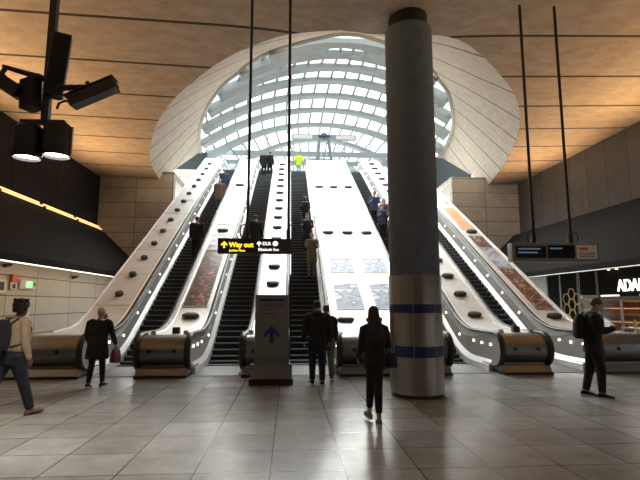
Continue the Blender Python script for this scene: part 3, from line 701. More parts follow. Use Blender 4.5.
m_ = MB(); m_.box(.02, .026, -.09, .09, -.32, -.18); m_.build('pictogram', M['black'], e)
e = wallthing('toilet_sign', 'white square sign with dark pictogram at the left edge of the door', 'sign', 14.62, 2.2)
m_ = MB(); m_.box(0, .03, -.3, .2, -.2, .2); m_.build('sign_plate', M['paper'], e)
m_ = MB(); m_.box(.03, .036, -.18, .08, -.12, .13); m_.build('pictogram', M['bluearrow'], e)
e = wallthing('door_notice', 'white paper notice on the grey door behind the man in beige', 'notice', 16.05, 1.35)
m_ = MB(); m_.box(0, .012, -.4, .2, -.42, .42); m_.build('paper_sheet', M['paper'], e)
for yy, zz, lab in ((14.75, 2.83, 'small brown wall camera high on the left stone panels above the door'), (19.3, 2.72, 'small brown wall camera on the stone panels left of the cream deck')):
    e = empty('wall_camera', (PLX, yy, zz)); tag(e, lab, 'wall camera', 'small cameras on the left stone panels')
    m_ = MB(); m_.tube([(0, 0, 0), (.1, 0, 0)], .03, 10); m_.build('mount', M['stop'], e)
    m_ = MB(); m_.tube([(.1, -.16, -.03), (.1, .16, .03)], .05, 12); m_.build('camera_body', M['stop'], e, smooth=True)

# ---------------------------------------------------------------- shop on the right
sh = empty('shop', (PRX, 18, 0)); tag(sh, 'dark glazed shop front with white lit lettering under the right bulkhead', 'shop front')
def part(x0, x1, y0, y1, z0, z1, nm, m, bev=0.):
    q = MB(); q.box(x0, x1, y0 - 18, y1 - 18, z0, z1); return q.build(nm, m, sh, bevel=bev)
part(0, .12, 10.5, 16.45, 1.93, 2.95, 'fascia', M['shopdark'])
part(-.03, .12, 10.5, 16.4, 1.80, 1.93, 'door_head', M['dispbody'])
part(-.05, .0, 15.4, 16.3, 1.935, 1.985, 'light_strip', M['white']); part(-.05, .0, 12.6, 14.4, 1.935, 1.985, 'light_strip', M['white'])
for y0, y1 in ((16.55, 17.55), (17.75, 18.75), (18.95, 19.75)):
    part(0, .08, y0, y1, 2.0, 2.95, 'dark_panel', M['shopdark'])
for y in (16.5, 17.65, 18.85, 19.85): part(-.03, .1, y - .06, y + .06, 0, 2.95, 'post', M['dispbody'])
part(0, .1, 19.9, 24.2, 0, 2.95, 'pale_wall_panel', M['deck_side'])
part(.03, .05, 10.5, 16.44, .1, 1.8, 'shop_window', M['glass_shop'])
for y in (12.5, 14.3, 15.4): part(0, .06, y - .03, y + .03, 0, 1.8, 'window_post', M['steel_dk'])
part(-.02, .1, 10.5, 16.44, 0, .1, 'sill', M['steel_dk'])
for k in range(9): part(.06, .1, 16.56, 17.59, .25 + .19 * k, .36 + .19 * k, 'timber_slat', M['deck_side'])
part(.02, .06, 17.7, 19.8, .0, 2.0, 'dark_lower_panel', M['shopdark'])
text('shop_lettering', 'ADAM', .56, M['shopletter'], sh, Matrix.Translation((-.03, 15.42 - 18, 2.1)) @ Matrix.Rotation(R(-90), 4, 'Z') @ STAND @ Matrix.Scale(.84, 4, (1, 0, 0)), ext=.02, bold=.003)
# honeycomb wall lamp
hx = empty('honeycomb_lamp', (PRX - .06, 18.05, 1.45)); tag(hx, 'cluster of thin golden hexagons on the dark shop panel', 'wall light')
for i, (a, b) in enumerate(((.0, .62), (.36, .42), (-.36, .42), (0, .2), (.36, 0), (-.0, -.22), (.3, -.42), (.0, -.62), (-.36, .0))):
    q = MB(); q.tube([(0, a + .22 * math.cos(R(60 * k)), b + .22 * math.sin(R(60 * k))) for k in range(7)], .017, 6); q.build('hexagon_ring', M['shopgold'], hx)
bl = empty('wall_bulb', (PRX - .12, 19.85, 1.62)); tag(bl, 'round warm bulb on the pale panel left of the honeycomb lamp', 'lamp')
q = MB(); q.ellipsoid((0, 0, 0), (.07, .07, .07)); q.build('bulb', M['warmlamp'], bl, smooth=True)
q = MB(); q.cyl((.06, 0, 0), .045, .06, 14, axis=(1, 0, 0)); q.build('socket', M['steel_dk'], bl)
for yy, lab in ((15.55, 'twin spotlight above the first white shop letter'), (13.6, 'twin spotlight above the last white shop letters')):
    e = empty('fascia_spotlight', (PRX - .06, yy, 2.86)); tag(e, lab, 'spotlight')
    q = MB(); q.box(-.03, .06, -.3, .3, .04, .06); q.build('track', M['steel_dk'], e)
    for dy in (-.2, .2):
        q = MB(); q.cyl((0, dy, 0), .045, .05, 14); q.build('lamp_head', M['black'], e); q = MB(); q.cyl((0, dy, -.012), .04, .012, 14); q.build('lens', M['warmlamp'], e)
# shop interior: slatted shelf wall with warm lights, display counter with goods
sw = empty('slat_shelf', (12.9, 17.4, 0)); tag(sw, 'warm lit timber slat shelf inside the shop window', 'shelf')
for k in range(9):
    q = MB(); q.box(0, .4, -1.4, 1.4, .2 + .26 * k, .24 + .26 * k); q.build('shelf_board', M['wood'], sw)
q = MB(); q.box(.4, .46, -1.5, 1.5, 0, 2.7); q.build('back_board', M['wood'], sw)
for k in (1, 3, 5, 7):
    q = MB(); q.box(.02, .06, -1.35, 1.35, .205 + .26 * k - .02, .205 + .26 * k); q.build('shelf_light', M['warmstrip'], sw)
ctr = empty('shop_counter', (11.75, 15.6, 0)); tag(ctr, 'low timber counter just inside the shop window', 'counter')
q = MB(); q.box(-.25, .25, -1.2, 1.0, 0, .82); q.build('cabinet', M['wood'], ctr); q = MB(); q.box(-.3, .3, -1.25, 1.05, .82, .87); q.build('worktop', M['paper'], ctr)
for i, (y, r_, h_, m) in enumerate(((14.8, .07, .22, M['sole']), (15.15, .09, .12, M['c_red']), (15.5, .06, .28, M['shopgold']), (15.9, .08, .16, M['c_pink']))):
    q = MB(); q.loft([[(rr * math.cos(2 * math.pi * k / 14), rr * math.sin(2 * math.pi * k / 14), z) for k in range(14)] for rr, z in ((r_ * .8, 0), (r_, h_ * .3), (r_, h_ * .65), (r_ * .5, h_ * .85), (r_ * .5, h_))])
    o = q.build('shop_jar', m, smooth=True, shift=(11.75, y, .87)); o.location = (11.75, y, .87)
    o.data.transform(Matrix.Translation((11.75, y, .87)))
    tag(o, ['white jar nearest on the shop counter', 'squat dark red jar on the shop counter', 'tall golden jar on the shop counter', 'rose jar farthest on the shop counter'][i], 'jar', 'jars on the shop counter')
for sy in (13.0, 15.4, 17.0):
    L = bpy.data.lights.new('shop_lamp', 'POINT'); L.energy = 60; L.color = (1, .65, .35); L.shadow_soft_size = .15
    o = bpy.data.objects.new('shop_lamp', L); COL.objects.link(o); o.location = (12.3, sy, 2.55)

# ---------------------------------------------------------------- people
def rotx(a): return Matrix.Rotation(a, 4, 'X')
def person(name, label, loc, rz, H=1.72, lean=4, legs=((12, 4), (-10, 16)), arms=((10, 8, 20), (-10, 8, 20)), head=(0, 0),
           top='c_black', bot='c_black', shoe='c_black', hair='hair', style='short', skin='skin', coat=.30, fine=False, hood=False, build=1.0, female=False, hw=.095, sleeves=True, ankle=False):
    """faces +Y before rz (degrees). legs (L,R): hip flex, knee flex. arms (L,R): flex, abduct, elbow"""
    k = H / 1.75
    hipz = .93; sh_w = (.175 if female else .195) * build; 
    J = {}
    for side, sx, (a, b) in (('L', -1, legs[0]), ('R', 1, legs[1])):
        a_, b_ = R(a), R(a - b)
        hip = Vector((sx * hw, 0, hipz)); kn = hip + Vector((sx * .005, math.sin(a_), -math.cos(a_))) * .43; an = kn + Vector((0, math.sin(b_), -math.cos(b_))) * .42
        pitch = b_ * .8 if b > 8 and a - b < 0 else max(b_ * .5, -.1)
        fd = Vector((sx * .12, math.cos(pitch), math.sin(pitch))).normalized()
        J[side] = (hip, kn, an, fd)
    # ground the lower foot
    low = min(min(J[s][2].z - .085, (J[s][2] + J[s][3] * .17).z - .05) for s in 'LR')
    def G(v): return Vector((v.x, v.y, v.z - low)) * k
    LM = Matrix.Translation((0, 0, hipz)) @ rotx(-R(lean)) @ Matrix.Translation((0, 0, -hipz))
    def U(v): return G(LM @ Vector(v))
    A = {}
    for side, sx, (f, ab, el) in (('L', -1, arms[0]), ('R', 1, arms[1])):
        f_, ab_, e_ = R(f), R(ab), R(f + el)
        s0 = Vector((sx * sh_w, -.01, 1.42)); d1 = Vector((sx * math.sin(ab_), math.sin(f_) * math.cos(ab_), -math.cos(f_) * math.cos(ab_)))
        d2 = Vector((sx * math.sin(ab_) * .2 - sx * .12 * (el > 50), math.sin(e_), -math.cos(e_))).normalized()
        e0 = s0 + d1 * .285; w0 = e0 + d2 * .25; A[side] = (s0, e0, w0, d2)
    o = empty(name, loc, R(rz)); tag(o, label, 'person')
    vox = .0095 if fine else .014
    bd = MB()
    def ell(c, rx, ry, n=18): return [c + Vector((rx * math.cos(2 * math.pi * q / n), ry * math.sin(2 * math.pi * q / n), 0)) for q in range(n)]
    def torso(mb_, g, z0=.88, z1=1.50, hem=None):
        lev = [(.80, .155, .105), (.90, .165, .115), (1.0, .15, .10), (1.1, .145, .10), (1.22, .16, .112), (1.34, .175, .115), (1.42, .165, .10), (1.47, .10, .075), (1.50, .062, .06)]
        if female: lev = [(.80, .165, .115), (.90, .17, .12), (1.0, .14, .1), (1.1, .128, .095), (1.22, .145, .115), (1.34, .155, .11), (1.42, .145, .092), (1.47, .09, .07), (1.50, .055, .055)]
        rings = []
        if hem is not None:
            for z in (hem, hem + .08):
                if z < .8: rings.append([G(v) if z < .93 else U(v) for v in ell(Vector((0, 0, z)), (.175 + g * .8) * build, (.125 + g) * build)])
        for z, rx, ry in lev:
            if z < z0 - .01 or z > z1 + .01: continue
            if hem is not None and z < hem + .1: continue
            rings.append([U(v) for v in ell(Vector((0, -.005 if z > 1.2 else 0, z)), (rx + g) * build, (ry + g) * build)])
        mb_.loft(rings)
    # --- body: one continuous surface
    torso(bd, 0)
    for s in 'LR':
        hip, kn, an, fd = J[s]
        bd.tube([G(p) for p in (hip + Vector((0, 0, .04)), hip.lerp(kn, .35), hip.lerp(kn, .8), kn, kn.lerp(an, .3), kn.lerp(an, .7), an)], [r * k for r in (.085, .078, .058, .052, .054, .04, .035)], 12, round_caps=True)
        bd.tube([G(an + Vector((0, 0, -.045)) - fd * .03), G(an + fd * .06 + Vector((0, 0, -.035))), G(an + fd * .15 + Vector((0, 0, -.05)))], [.035 * k, .036 * k, .026 * k], 10, round_caps=True)
        s0, e0, w0, d2 = A[s]; sx = -1 if s == 'L' else 1
        bd.tube([U(p) for p in (s0 + Vector((-sx * .04, 0, .01)), s0.lerp(e0, .3), e0, e0.lerp(w0, .3), w0)], [r * k for r in (.052, .045, .036, .036, .024)], 12, round_caps=True)
        # hand: palm, four fingers, thumb
        side_v = Vector((0, 1, 0)) - d2 * d2.y
        if side_v.length < .3: side_v = Vector((0, 0, 1)) - d2 * d2.z
        side_v.normalize(); nrm = Vector((-sx, 0, 0)); nrm = (nrm - d2 * nrm.dot(d2)).normalized(); side_v = side_v - nrm * side_v.dot(nrm); side_v.normalize()
        pc = w0 + d2 * .05
        ring = []
        for t_, w_, th in ((-.005, .024, .02), (.03, .036, .016), (.07, .040, .014), (.088, .037, .012)):
            cc = w0 + d2 * t_; ring.append([U(cc + side_v * w_ * math.cos(2 * math.pi * q / 12) + nrm * th * math.sin(2 * math.pi * q / 12)) for q in range(12)])
        bd.loft(ring)
        for q, ln in enumerate((.066, .076, .070, .056)):
            b0 = w0 + d2 * .08 + side_v * (.028 - .019 * q); c1 = .35
            p1 = b0 + (d2 * math.cos(.3) + nrm * math.sin(.3)) * ln * .45; p2 = p1 + (d2 * math.cos(.9) + nrm * math.sin(.9)) * ln * .3; p3 = p2 + (d2 * math.cos(1.4) + nrm * math.sin(1.4)) * ln * .25
            bd.tube([U(p) for p in (b0 - d2 * .02, b0, p1, p2, p3)], [r * k for r in (.0105, .0105, .0098, .009, .008)], 8, round_caps=True)
        t0 = w0 + d2 * .025 + side_v * .026; t1 = t0 + (d2 * .7 + side_v * .6 + nrm * .3).normalized() * .035; t2 = t1 + (d2 * .9 + side_v * .1 + nrm * .4).normalized() * .03
        bd.tube([U(p) for p in (t0 - d2 * .015, t0, t1, t2)], [r * k for r in (.013, .0125, .011, .009)], 8, round_caps=True)
    # neck + head with features
    HM = Matrix.Translation((0, .005, 1.55)) @ Matrix.Rotation(R(head[0]), 4, 'Z') @ rotx(-R(head[1])) @ Matrix.Translation((0, -.005, -1.55))
    def HV(v): return U(HM @ Vector(v))
    bd.tube([U((0, -.01, 1.44)), U((0, .0, 1.50)), HV((0, .012, 1.57))], [.062 * k, .054 * k, .052 * k], 12)
    lv = [(1.525, .018, .02, .062), (1.54, .04, .045, .05), (1.57, .058, .07, .033), (1.61, .070, .088, .02), (1.65, .075, .096, .012), (1.69, .074, .095, .008), (1.72, .062, .08, .006), (1.742, .038, .05, .004), (1.75, .012, .016, .004)]
    bd.loft([[HV((rx * math.cos(2 * math.pi * q / 18), cy + ry * math.sin(2 * math.pi * q / 18), z)) for q in range(18)] for z, rx, ry, cy in lv])
    bd.tube([HV((0, .102, 1.655)), HV((0, .118, 1.625)), HV((0, .122, 1.61))], [.009 * k, .013 * k, .016 * k], 8, round_caps=True)       # nose
    bd.tube([HV((-.022, .098, 1.573)), HV((0, .104, 1.574)), HV((.022, .098, 1.573))], [.006 * k, .009 * k, .006 * k], 8, round_caps=True)  # mouth
    for sx in (-1, 1):
        bd.ellipsoid(HV((sx * .076, .005, 1.63)), (.010 * k, .02 * k, .03 * k))
        bd.ellipsoid(HV((sx * .03, .093, 1.643)), (.014 * k, .010 * k, .010 * k))
        bd.tube([HV((sx * .012, .104, 1.662)), HV((sx * .045, .092, 1.664))], .007 * k, 6, round_caps=True)  # brow
    bd.build('body', M[skin], o, remesh=vox, smth=2 if fine else 1)
    # --- trousers
    tr = MB(); rings = [[U(v) for v in ell(Vector((0, 0, z)), rx * build, ry * build)] for z, rx, ry in ((.80, .16, .12), (.9, .185, .135), (1.0, .17, .12), (1.04, .165, .118))]; tr.loft(rings)
    for s in 'LR':
        hip, kn, an, fd = J[s]; end = kn.lerp(an, .80 if ankle else .97)
        wd_ = .92 if female else 1.08
        tr.tube([G(p) for p in (hip + Vector((0, 0, .02)), hip.lerp(kn, .35), kn, kn.lerp(an, .4), end)], [r * k * wd_ for r in (.108, .096, .075, .068, .058)], 14)
    tr.build('trousers', M[bot], o, remesh=vox * 1.15, smth=3)
    # --- shoes
    for s in 'LR':
        hip, kn, an, fd = J[s]; sm = MB(); up_ = Vector((0, 0, 1)) - fd * fd.z; up_.normalize(); lt = fd.cross(up_)
        ring = []
        for t_, w_, h_ in ((-.085, .02, .04), (-.07, .036, .075), (-.02, .042, .10), (.04, .045, .085), (.11, .05, .06), (.16, .044, .045), (.185, .02, .03)):
            cc = an + fd * t_ - up_ * .085
            ring.append([G(cc + lt * w_ * math.cos(2 * math.pi * q / 12) + up_ * (h_ / 2 + h_ / 2 * math.sin(2 * math.pi * q / 12))) for q in range(12)])
        sm.loft(ring); so = sm.build('shoe', M[shoe], o, smooth=True)
        if fine:
            sl = MB(); sl.loft([[G(an + fd * t_ - up_ * (.088 - (.0 if j else .022)) + lt * w_ * s_) for s_, j in ((-1, 0), (1, 0), (1, 1), (-1, 1))] for t_, w_ in ((-.088, .03), (-.02, .043), (.06, .046), (.12, .05), (.188, .022))]); sl.build('sole', M['sole'] if shoe != 'c_brown' else M['c_char'], so)
    # --- jacket
    jk = MB(); torso(jk, .032, 1.0, 1.47, hem=max(.35, 1.0 - coat))
    for s in 'LR':
        s0, e0, w0, d2 = A[s]; sx = -1 if s == 'L' else 1
        jk.tube([U(p) for p in (s0 + Vector((-sx * .06, 0, .02)), s0 + Vector((0, 0, -.005)), s0.lerp(e0, .35), e0, e0.lerp(w0, .4), e0.lerp(w0, .93))], [r * k * build * (.86 if female else 1) for r in (.07, .075, .068, .056, .054, .042)], 14, round_caps=True)
    if hood: jk.ellipsoid(U((0, -.10, 1.46)), (.12 * k, .075 * k, .085 * k))
    else: jk.tube([U((0, -.01, 1.43)), U((0, -.005, 1.505))], [.085 * k, .07 * k], 14)
    jk.build('jacket', M[top], o, remesh=vox * 1.15, smth=3)
    # --- hair / hat
    h = MB()
    if style == 'bald': pass
    else:
        lvh = [(1.60, .066, .07, -.028), (1.63, .078, .085, -.016), (1.66, .083, .096, -.008), (1.70, .082, .100, 0), (1.735, .068, .085, .002), (1.76, .04, .05, .0), (1.768, .014, .02, 0)]
        if style == 'beanie': lvh = [(1.655, .084, .103, .004), (1.68, .085, .105, .004), (1.72, .08, .098, .002), (1.755, .06, .07, 0), (1.785, .03, .035, 0), (1.79, .01, .012, 0)]
        if style == 'fluffy': lvh = [(1.57, .075, .06, -.05), (1.60, .09, .08, -.03), (1.65, .105, .11, -.012), (1.70, .108, .122, .0), (1.75, .09, .1, .0), (1.785, .05, .06, 0), (1.795, .02, .02, 0)]
        if style == 'long':
            lvh = [(1.24, .06, .022, -.135), (1.30, .10, .035, -.13), (1.38, .118, .042, -.115), (1.46, .115, .05, -.09), (1.52, .108, .06, -.06), (1.57, .10, .075, -.035)] + [(1.62, .094, .092, -.014), (1.67, .09, .1, -.004), (1.71, .084, .1, 0), (1.745, .065, .08, .002), (1.768, .035, .045, 0), (1.774, .012, .015, 0)]
        h.loft([[ (HV if z > 1.5 else U)((rx * math.cos(2 * math.pi * q / 18), cy + ry * math.sin(2 * math.pi * q / 18), z)) for q in range(18)] for z, rx, ry, cy in lvh])
        if style == 'fluffy':
            for q in range(22):
                a = R(q * 137.5); zz = 1.63 + .14 * (q / 22); h.ellipsoid(HV((.085 * math.cos(a), -.01 + .095 * math.sin(a) if math.sin(a) < .6 else .03, zz)), (.032 * k, .032 * k, .03 * k), seg=8, rings=6)
        h.build('beanie' if style == 'beanie' else 'hair', M[hair], o, remesh=.008 if fine else .012, smth=2)
    o['_'] = 0; del o['_']
    pose = dict(U=U, G=G, A=A, J=J, k=k, HV=HV)
    return o, pose
def backpack(o, U, k, label, m, scale=1.0, straps=True):
    e = empty('backpack', o.location, o.rotation_euler[2]); tag(e, label, 'backpack')
    q = MB(); rings = []
    for z, w_, d_ in ((1.0, .09, .05), (1.02, .145, .075), (1.12, .155, .095), (1.26, .15, .095), (1.38, .13, .075), (1.44, .09, .045), (1.455, .05, .02)):
        rings.append([U((w_ * scale * math.copysign(abs(math.cos(2 * math.pi * t / 20)) ** .6, math.cos(2 * math.pi * t / 20)), -.165 - .05 * scale + d_ * scale * math.copysign(abs(math.sin(2 * math.pi * t / 20)) ** .6, math.sin(2 * math.pi * t / 20)), z)) for t in range(20)])
    q.loft(rings); q.build('pack_body', M[m], e, smooth=True)
    q = MB(); q.loft([[U((w_ * scale * math.cos(2 * math.pi * t / 16), -.25 * 1 - .03 * scale + .035 * math.sin(2 * math.pi * t / 16), z)) for t in range(16)] for z, w_ in ((1.05, .07), (1.07, .105), (1.2, .11), (1.22, .08))]); q.build('front_pocket', M[m], e, smooth=True)
    for sx in (-1, 1):
        q = MB(); q.tube([U((sx * .09, -.15, 1.40)), U((sx * .10, -.06, 1.485)), U((sx * .11, .05, 1.465)), U((sx * .12, .145, 1.35)), U((sx * .15, .12, 1.2)), U((sx * .17, -.02, 1.1)), U((sx * .14, -.14, 1.06))], .022 * k, 8, flat=(.5, 1.3)); q.build('strap', M[m], e, smooth=True)
    q = MB(); q.tube([U((-.04, -.16, 1.44)), U((-.03, -.17, 1.48)), U((.03, -.17, 1.48)), U((.04, -.16, 1.44))], .010 * k, 8); q.build('grab_handle', M[m], e, smooth=True)
    return e

# front woman
o, p = person('person', 'woman with long dark hair in a dark coat, nearest the camera, walking away', (1.24, 6.9, 0), 3, 1.64, 3, ((20, 6), (-2, 3)), ((6, 7, 40), (16, 14, 75)), (0, 6), 'c_black', 'c_black', 'c_tan', 'hair', 'long', coat=.18, fine=True, female=True, build=1.0, ankle=True, hw=.04)
e = empty('handbag', o.location, o.rotation_euler[2]); tag(e, 'dark handbag hanging from the right elbow of the nearest woman', 'handbag')
el = p['A']['R'][1] + Vector((.03, .06, -.20)); q = MB(); U = p['U']
q.loft([[U(el + Vector((w_ * math.cos(2 * math.pi * t / 16), d_ * math.sin(2 * math.pi * t / 16), z))) for t in range(16)] for z, w_, d_ in ((-.14, .10, .12), (-.12, .115, .15), (.0, .11, .15), (.08, .08, .12), (.1, .05, .08))]); q.build('bag_body', M['c_navy'], e, smooth=True)
q = MB(); q.tube([U(el + v) for v in (Vector((-.02, -.1, .07)), Vector((-.03, -.08, .2)), Vector((-.03, -.0, .27)), Vector((-.03, .08, .2)), Vector((-.02, .1, .07)))], .012, 8); q.build('bag_handle', M['c_navy'], e, smooth=True)
# pair before the middle escalator
person('person', 'person in a dark hooded jacket and dark trousers stepping up to the middle escalator', (.60, 10.2, 0), 2, 1.74, 3, ((8, 4), (-4, 6)), ((4, 10, 18), (4, 10, 18)), (0, 4), 'c_black', 'c_navy', 'c_black', 'hair', 'short', coat=.2, fine=True, hood=True, build=1.12)
person('person', 'person in grey half hidden behind the dark hooded jacket at the middle escalator', (.84, 10.75, 0), 0, 1.66, 2, ((10, 6), (-12, 14)), ((4, 8, 20), (4, 8, 20)), (0, 0), 'c_char', 'c_grey', 'c_char', 'hair_br', 'short', coat=.3, fine=True)
# left woman with beanie and red bag
o, p = person('person', 'woman in a dark knee coat and pale beanie heading for the left escalator', (-3.95, 10.2, 0), -6, 1.60, 6, ((-2, 14), (10, 4)), ((12, 16, 30), (8, 18, 30)), (0, 4), 'c_black', 'c_black', 'c_char', 'c_pale', 'beanie', coat=.38, fine=True, female=True, build=1.28)
wr = p['A']['R'][2] + p['A']['R'][3] * .08; U = p['U']
e = empty('tote_bag', o.location, o.rotation_euler[2]); tag(e, 'burgundy tote bag in the right hand of the woman with the beanie', 'bag')
q = MB(); q.loft([[U(wr + Vector((sx * d_, sy * w_, z))) for sx, sy in ((-1, -1), (1, -1), (1, 1), (-1, 1))] for z, w_, d_ in ((-.36, .13, .05), (-.34, .15, .07), (-.2, .15, .06), (-.06, .14, .03))]); q.build('bag_body', M['c_red'], e, bevel=.01)
for dx in (-.025, .025):
    q = MB(); q.tube([U(wr + v) for v in (Vector((dx, -.08, -.08)), Vector((dx * .6, -.05, -.01)), Vector((0, 0, .012)), Vector((dx * .6, .05, -.01)), Vector((dx, .08, -.08)))], .008, 8); q.build('bag_handle', M['c_red'], e, smooth=True)
# left man
o, p = person('person', 'man in a beige jacket with a black backpack striding past at far left', (-4.2, 7.6, 0), -30, 1.78, 6, ((-24, 14), (20, 2)), ((10, 10, 20), (4, 8, 18)), (14, 2), 'c_beige', 'c_navy', 'c_brown', 'hair', 'fluffy', 'skin_dk', coat=.19, fine=True, build=1.05)
backpack(o, p['U'], p['k'], 'black backpack on the man in the beige jacket', 'c_black')
q = MB()
# right man with phone
o, p = person('person', 'man in dark clothes looking down at a phone, walking right near the shop', (5.62, 8.55, 0), -112, 1.80, 4, ((-7, 6), (11, 12)), ((14, 6, 92), (12, 8, 98)), (0, 26), 'c_black', 'c_black', 'c_black', 'hair_br', 'short', coat=.22, fine=True, build=1.08)
backpack(o, p['U'], p['k'], 'black backpack on the man looking at his phone', 'c_black', 1.05)
w0, d2 = p['A']['R'][2], p['A']['R'][3]; U = p['U']
e = empty('phone', o.location, o.rotation_euler[2]); tag(e, 'small dark phone held by the man walking right', 'phone')
pc = w0 + d2 * .11 + Vector((-.03, -.01, .02)); fw_ = Vector((0, .75, .66)); ri = Vector((1, 0, 0)); nn = fw_.cross(ri)
q = MB(); q.loft([[U(pc + ri * a + fw_ * b + nn * t_) for a, b in ((-.036, -.07), (.036, -.07), (.036, .07), (-.036, .07))] for t_ in (-.005, .005)]); q.build('phone_body', M['black'], e)
q = MB(); q.loft([[U(pc + ri * a + fw_ * b - nn * t_) for a, b in ((-.032, -.064), (.032, -.064), (.032, .064), (-.032, .064))] for t_ in (.005, .0065)]); q.build('screen', M['screen'], e)

# people on the escalators: stand on the step tread under them
def on_step(e, y, dx=0.):
    k = round((y - 12.45 - .6 - SD / 2) / SD); yy = 12.45 + .6 + SD * k
    z = base(yy + SD, .5) + .004
    if z > ZT - .02: z = ZT
    xa, xb = ESC[e]; return ((xa + xb) / 2 + dx, yy + SD / 2, z + .002)
ST = ((3, 3), (-2, 4)); AR = ((4, 8, 14), (4, 8, 14))
ppl = [
    (0, 19.8, .22, 'man in dark clothes standing low on the leftmost escalator', 'c_black', 'c_black', 'hair', 'short', 'skin', 1.76, 1.1),
    (0, 25.4, .28, 'person in a long beige coat high on the leftmost escalator', 'c_tan', 'c_grey', 'hair_gr', 'short', 'skin', 1.7, 1.15),
    (0, 27.3, .22, 'person in blue-grey just above the beige coat on the leftmost escalator', 'c_blue', 'c_navy', 'hair_gr', 'short', 'skin', 1.72, 1.05),
    (1, 20.0, .24, 'person in dark clothes above the Way out sign on the second escalator', 'c_black', 'c_black', 'hair', 'short', 'skin', 1.75, 1.1),
    (1, 31.6, -.12, 'person in black at the very top of the second escalator, left of a pair', 'c_black', 'c_black', 'hair_gr', 'short', 'skin', 1.72, 1.1),
    (1, 32.0, .28, 'person in black at the very top of the second escalator, right of a pair', 'c_black', 'c_black', 'hair_br', 'short', 'skin', 1.66, 1.0),
    (2, 22.6, .15, 'person in dark blue top and jeans, uppermost rider on the middle escalator', 'c_navy', 'c_blue', 'hair', 'short', 'skin_dk', 1.74, 1.0),
    (2, 20.4, .18, 'person with crossed arms in dark clothes, second rider on the middle escalator', 'c_char', 'c_navy', 'hair', 'short', 'skin', 1.72, 1.1),
    (2, 18.4, .3, 'person in tan coat half hidden by the Way out sign on the middle escalator', 'c_tan', 'c_grey', 'hair_gr', 'short', 'skin', 1.7, 1.05),
    (3, 23.4, -.2, 'person in pale blue shirt, uppermost rider beside the round column', 'c_blue', 'c_navy', 'hair', 'short', 'skin', 1.76, 1.05),
    (3, 22.6, .12, 'person in rose and dark blue, in the middle of riders beside the column', 'c_pink', 'c_navy', 'hair_br', 'short', 'skin', 1.68, 1.0),
    (3, 21.8, -.12, 'person in blue jacket just behind the lowest rider beside the column', 'c_blue', 'c_navy', 'hair', 'short', 'skin', 1.68, 1.0),
    (3, 20.2, .12, 'person in brown top and pale trousers, lowest rider beside the column', 'c_char', 'c_tan', 'hair', 'short', 'skin', 1.76, 1.15),
]
for e_, y, dx, lab, tp, bt, hr, st, sk, H, bw in ppl:
    down = e_ == 3 or 'middle escalator' in lab
    crossed = e_ in (2, 3)
    person('person', lab, on_step(e_, y, dx), 178 if down else 2, H, 2, ST, ((18, 6, 85), (18, 6, 85)) if crossed else AR, (0, 0), tp, bt, 'c_black', hr, st, sk, coat=.45 if 'coat' in lab else .25, build=bw)
person('person', 'person in a yellow high-visibility jacket at the top of the middle escalator', (.62, 34.4, ZT + .002), 175, 1.76, 2, ST, ((14, 20, 60), (14, 20, 60)), (0, 0), 'c_hivis', 'c_pale', 'c_black', 'hair', 'short', 'skin', coat=.22, build=1.15)

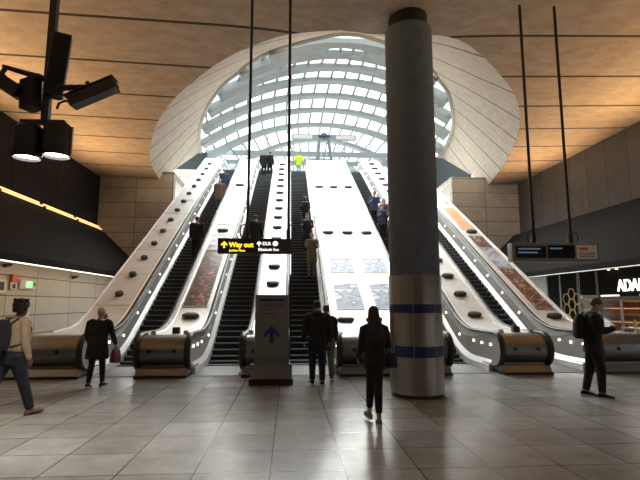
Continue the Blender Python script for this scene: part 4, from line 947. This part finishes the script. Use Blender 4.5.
# ---------------------------------------------------------------- light
w = bpy.data.worlds.new('World'); SC.world = w; w.use_nodes = True
bg = w.node_tree.nodes['Background']; bg.inputs['Color'].default_value = (.90, .96, 1, 1); bg.inputs['Strength'].default_value = 2.7
sl = bpy.data.lights.new('sun', 'SUN'); sl.energy = 22; sl.angle = R(75); sl.color = (1, .97, .93)
so_ = bpy.data.objects.new('sun', sl); COL.objects.link(so_); so_.rotation_euler = (R(-26), R(-6), 0); so_.location = (0, 45, 40)
def area(name, loc, rot, sx, sy, e, col, portal=False, spread=None):
    L = bpy.data.lights.new(name, 'AREA'); L.shape = 'RECTANGLE'; L.size = sx; L.size_y = sy; L.energy = e; L.color = col
    if portal: L.cycles.is_portal = True
    if spread: L.spread = R(spread)
    o = bpy.data.objects.new(name, L); COL.objects.link(o); o.location = loc; o.rotation_euler = rot; return o
area('sky_portal', (CX, 30, 16.2), (0, 0, 0), 20, 26, 1, (1, 1, 1), True)
area('sky_portal', (CX, 43.2, 14.5), (R(90), 0, R(180)), 19, 5, 1, (1, 1, 1), True)
# uplights in the coves
for y in (1, 7, 13, 19):
    area('cove_uplight', (-9.3, y, 5.55), (R(180), R(42), 0), .3, 4.5, 140, (1, .60, .27), spread=130)
    area('cove_uplight', (11.85, y, 5.55), (R(180), R(-42), 0), .3, 4.5, 140, (1, .60, .27), spread=130)
# LED strips wash the walls under the bulkheads
area('panel_washer', (-7.3, 16, 2.72), (0, R(35), 0), .1, 14, 60, (1, .72, .42))
area('shop_washer', (9.95, 16, 2.72), (0, R(-35), 0), .1, 14, 12, (1, .8, .55))
L = bpy.data.lights.new('back_wall_fill', 'SPOT'); L.energy = 1300; L.spot_size = R(34); L.spot_blend = .8; L.color = (1, .93, .82); L.shadow_soft_size = .2  # added spot, out of view, to brighten the right back wall
o = bpy.data.objects.new('back_wall_fill', L); COL.objects.link(o); o.location = (9.0, 5.0, 5.2); o.rotation_euler = (Vector((9.9, 24.3, 6.4)) - o.location).to_track_quat('-Z', 'Y').to_euler()
# unseen fill lights added behind the viewpoint for hall ambience
for x in (-4, 2, 8):
    area('hall_fill', (x, -2, 7.2), (0, 0, 0), .8, .8, 30, (1, .84, .66))

# ---------------------------------------------------------------- camera
cam = bpy.data.cameras.new('Camera'); cam.sensor_width = 36; cam.lens = 470 / 640 * 36; cam.clip_end = 300
co = bpy.data.objects.new('Camera', cam); COL.objects.link(co); co.location = (0, 0, 1.7); co.rotation_euler = (R(90 + 7.65), 0, R(-3.7)); SC.camera = co
SC.view_settings.view_transform = 'Standard'; SC.view_settings.look = 'None'; SC.view_settings.gamma = 1; SC.view_settings.exposure = .1; SC.view_settings.use_curve_mapping = False
SC.cycles.max_bounces = 8; SC.cycles.transparent_max_bounces = 12; SC.cycles.sample_clamp_indirect = 12; SC.cycles.use_denoising = True
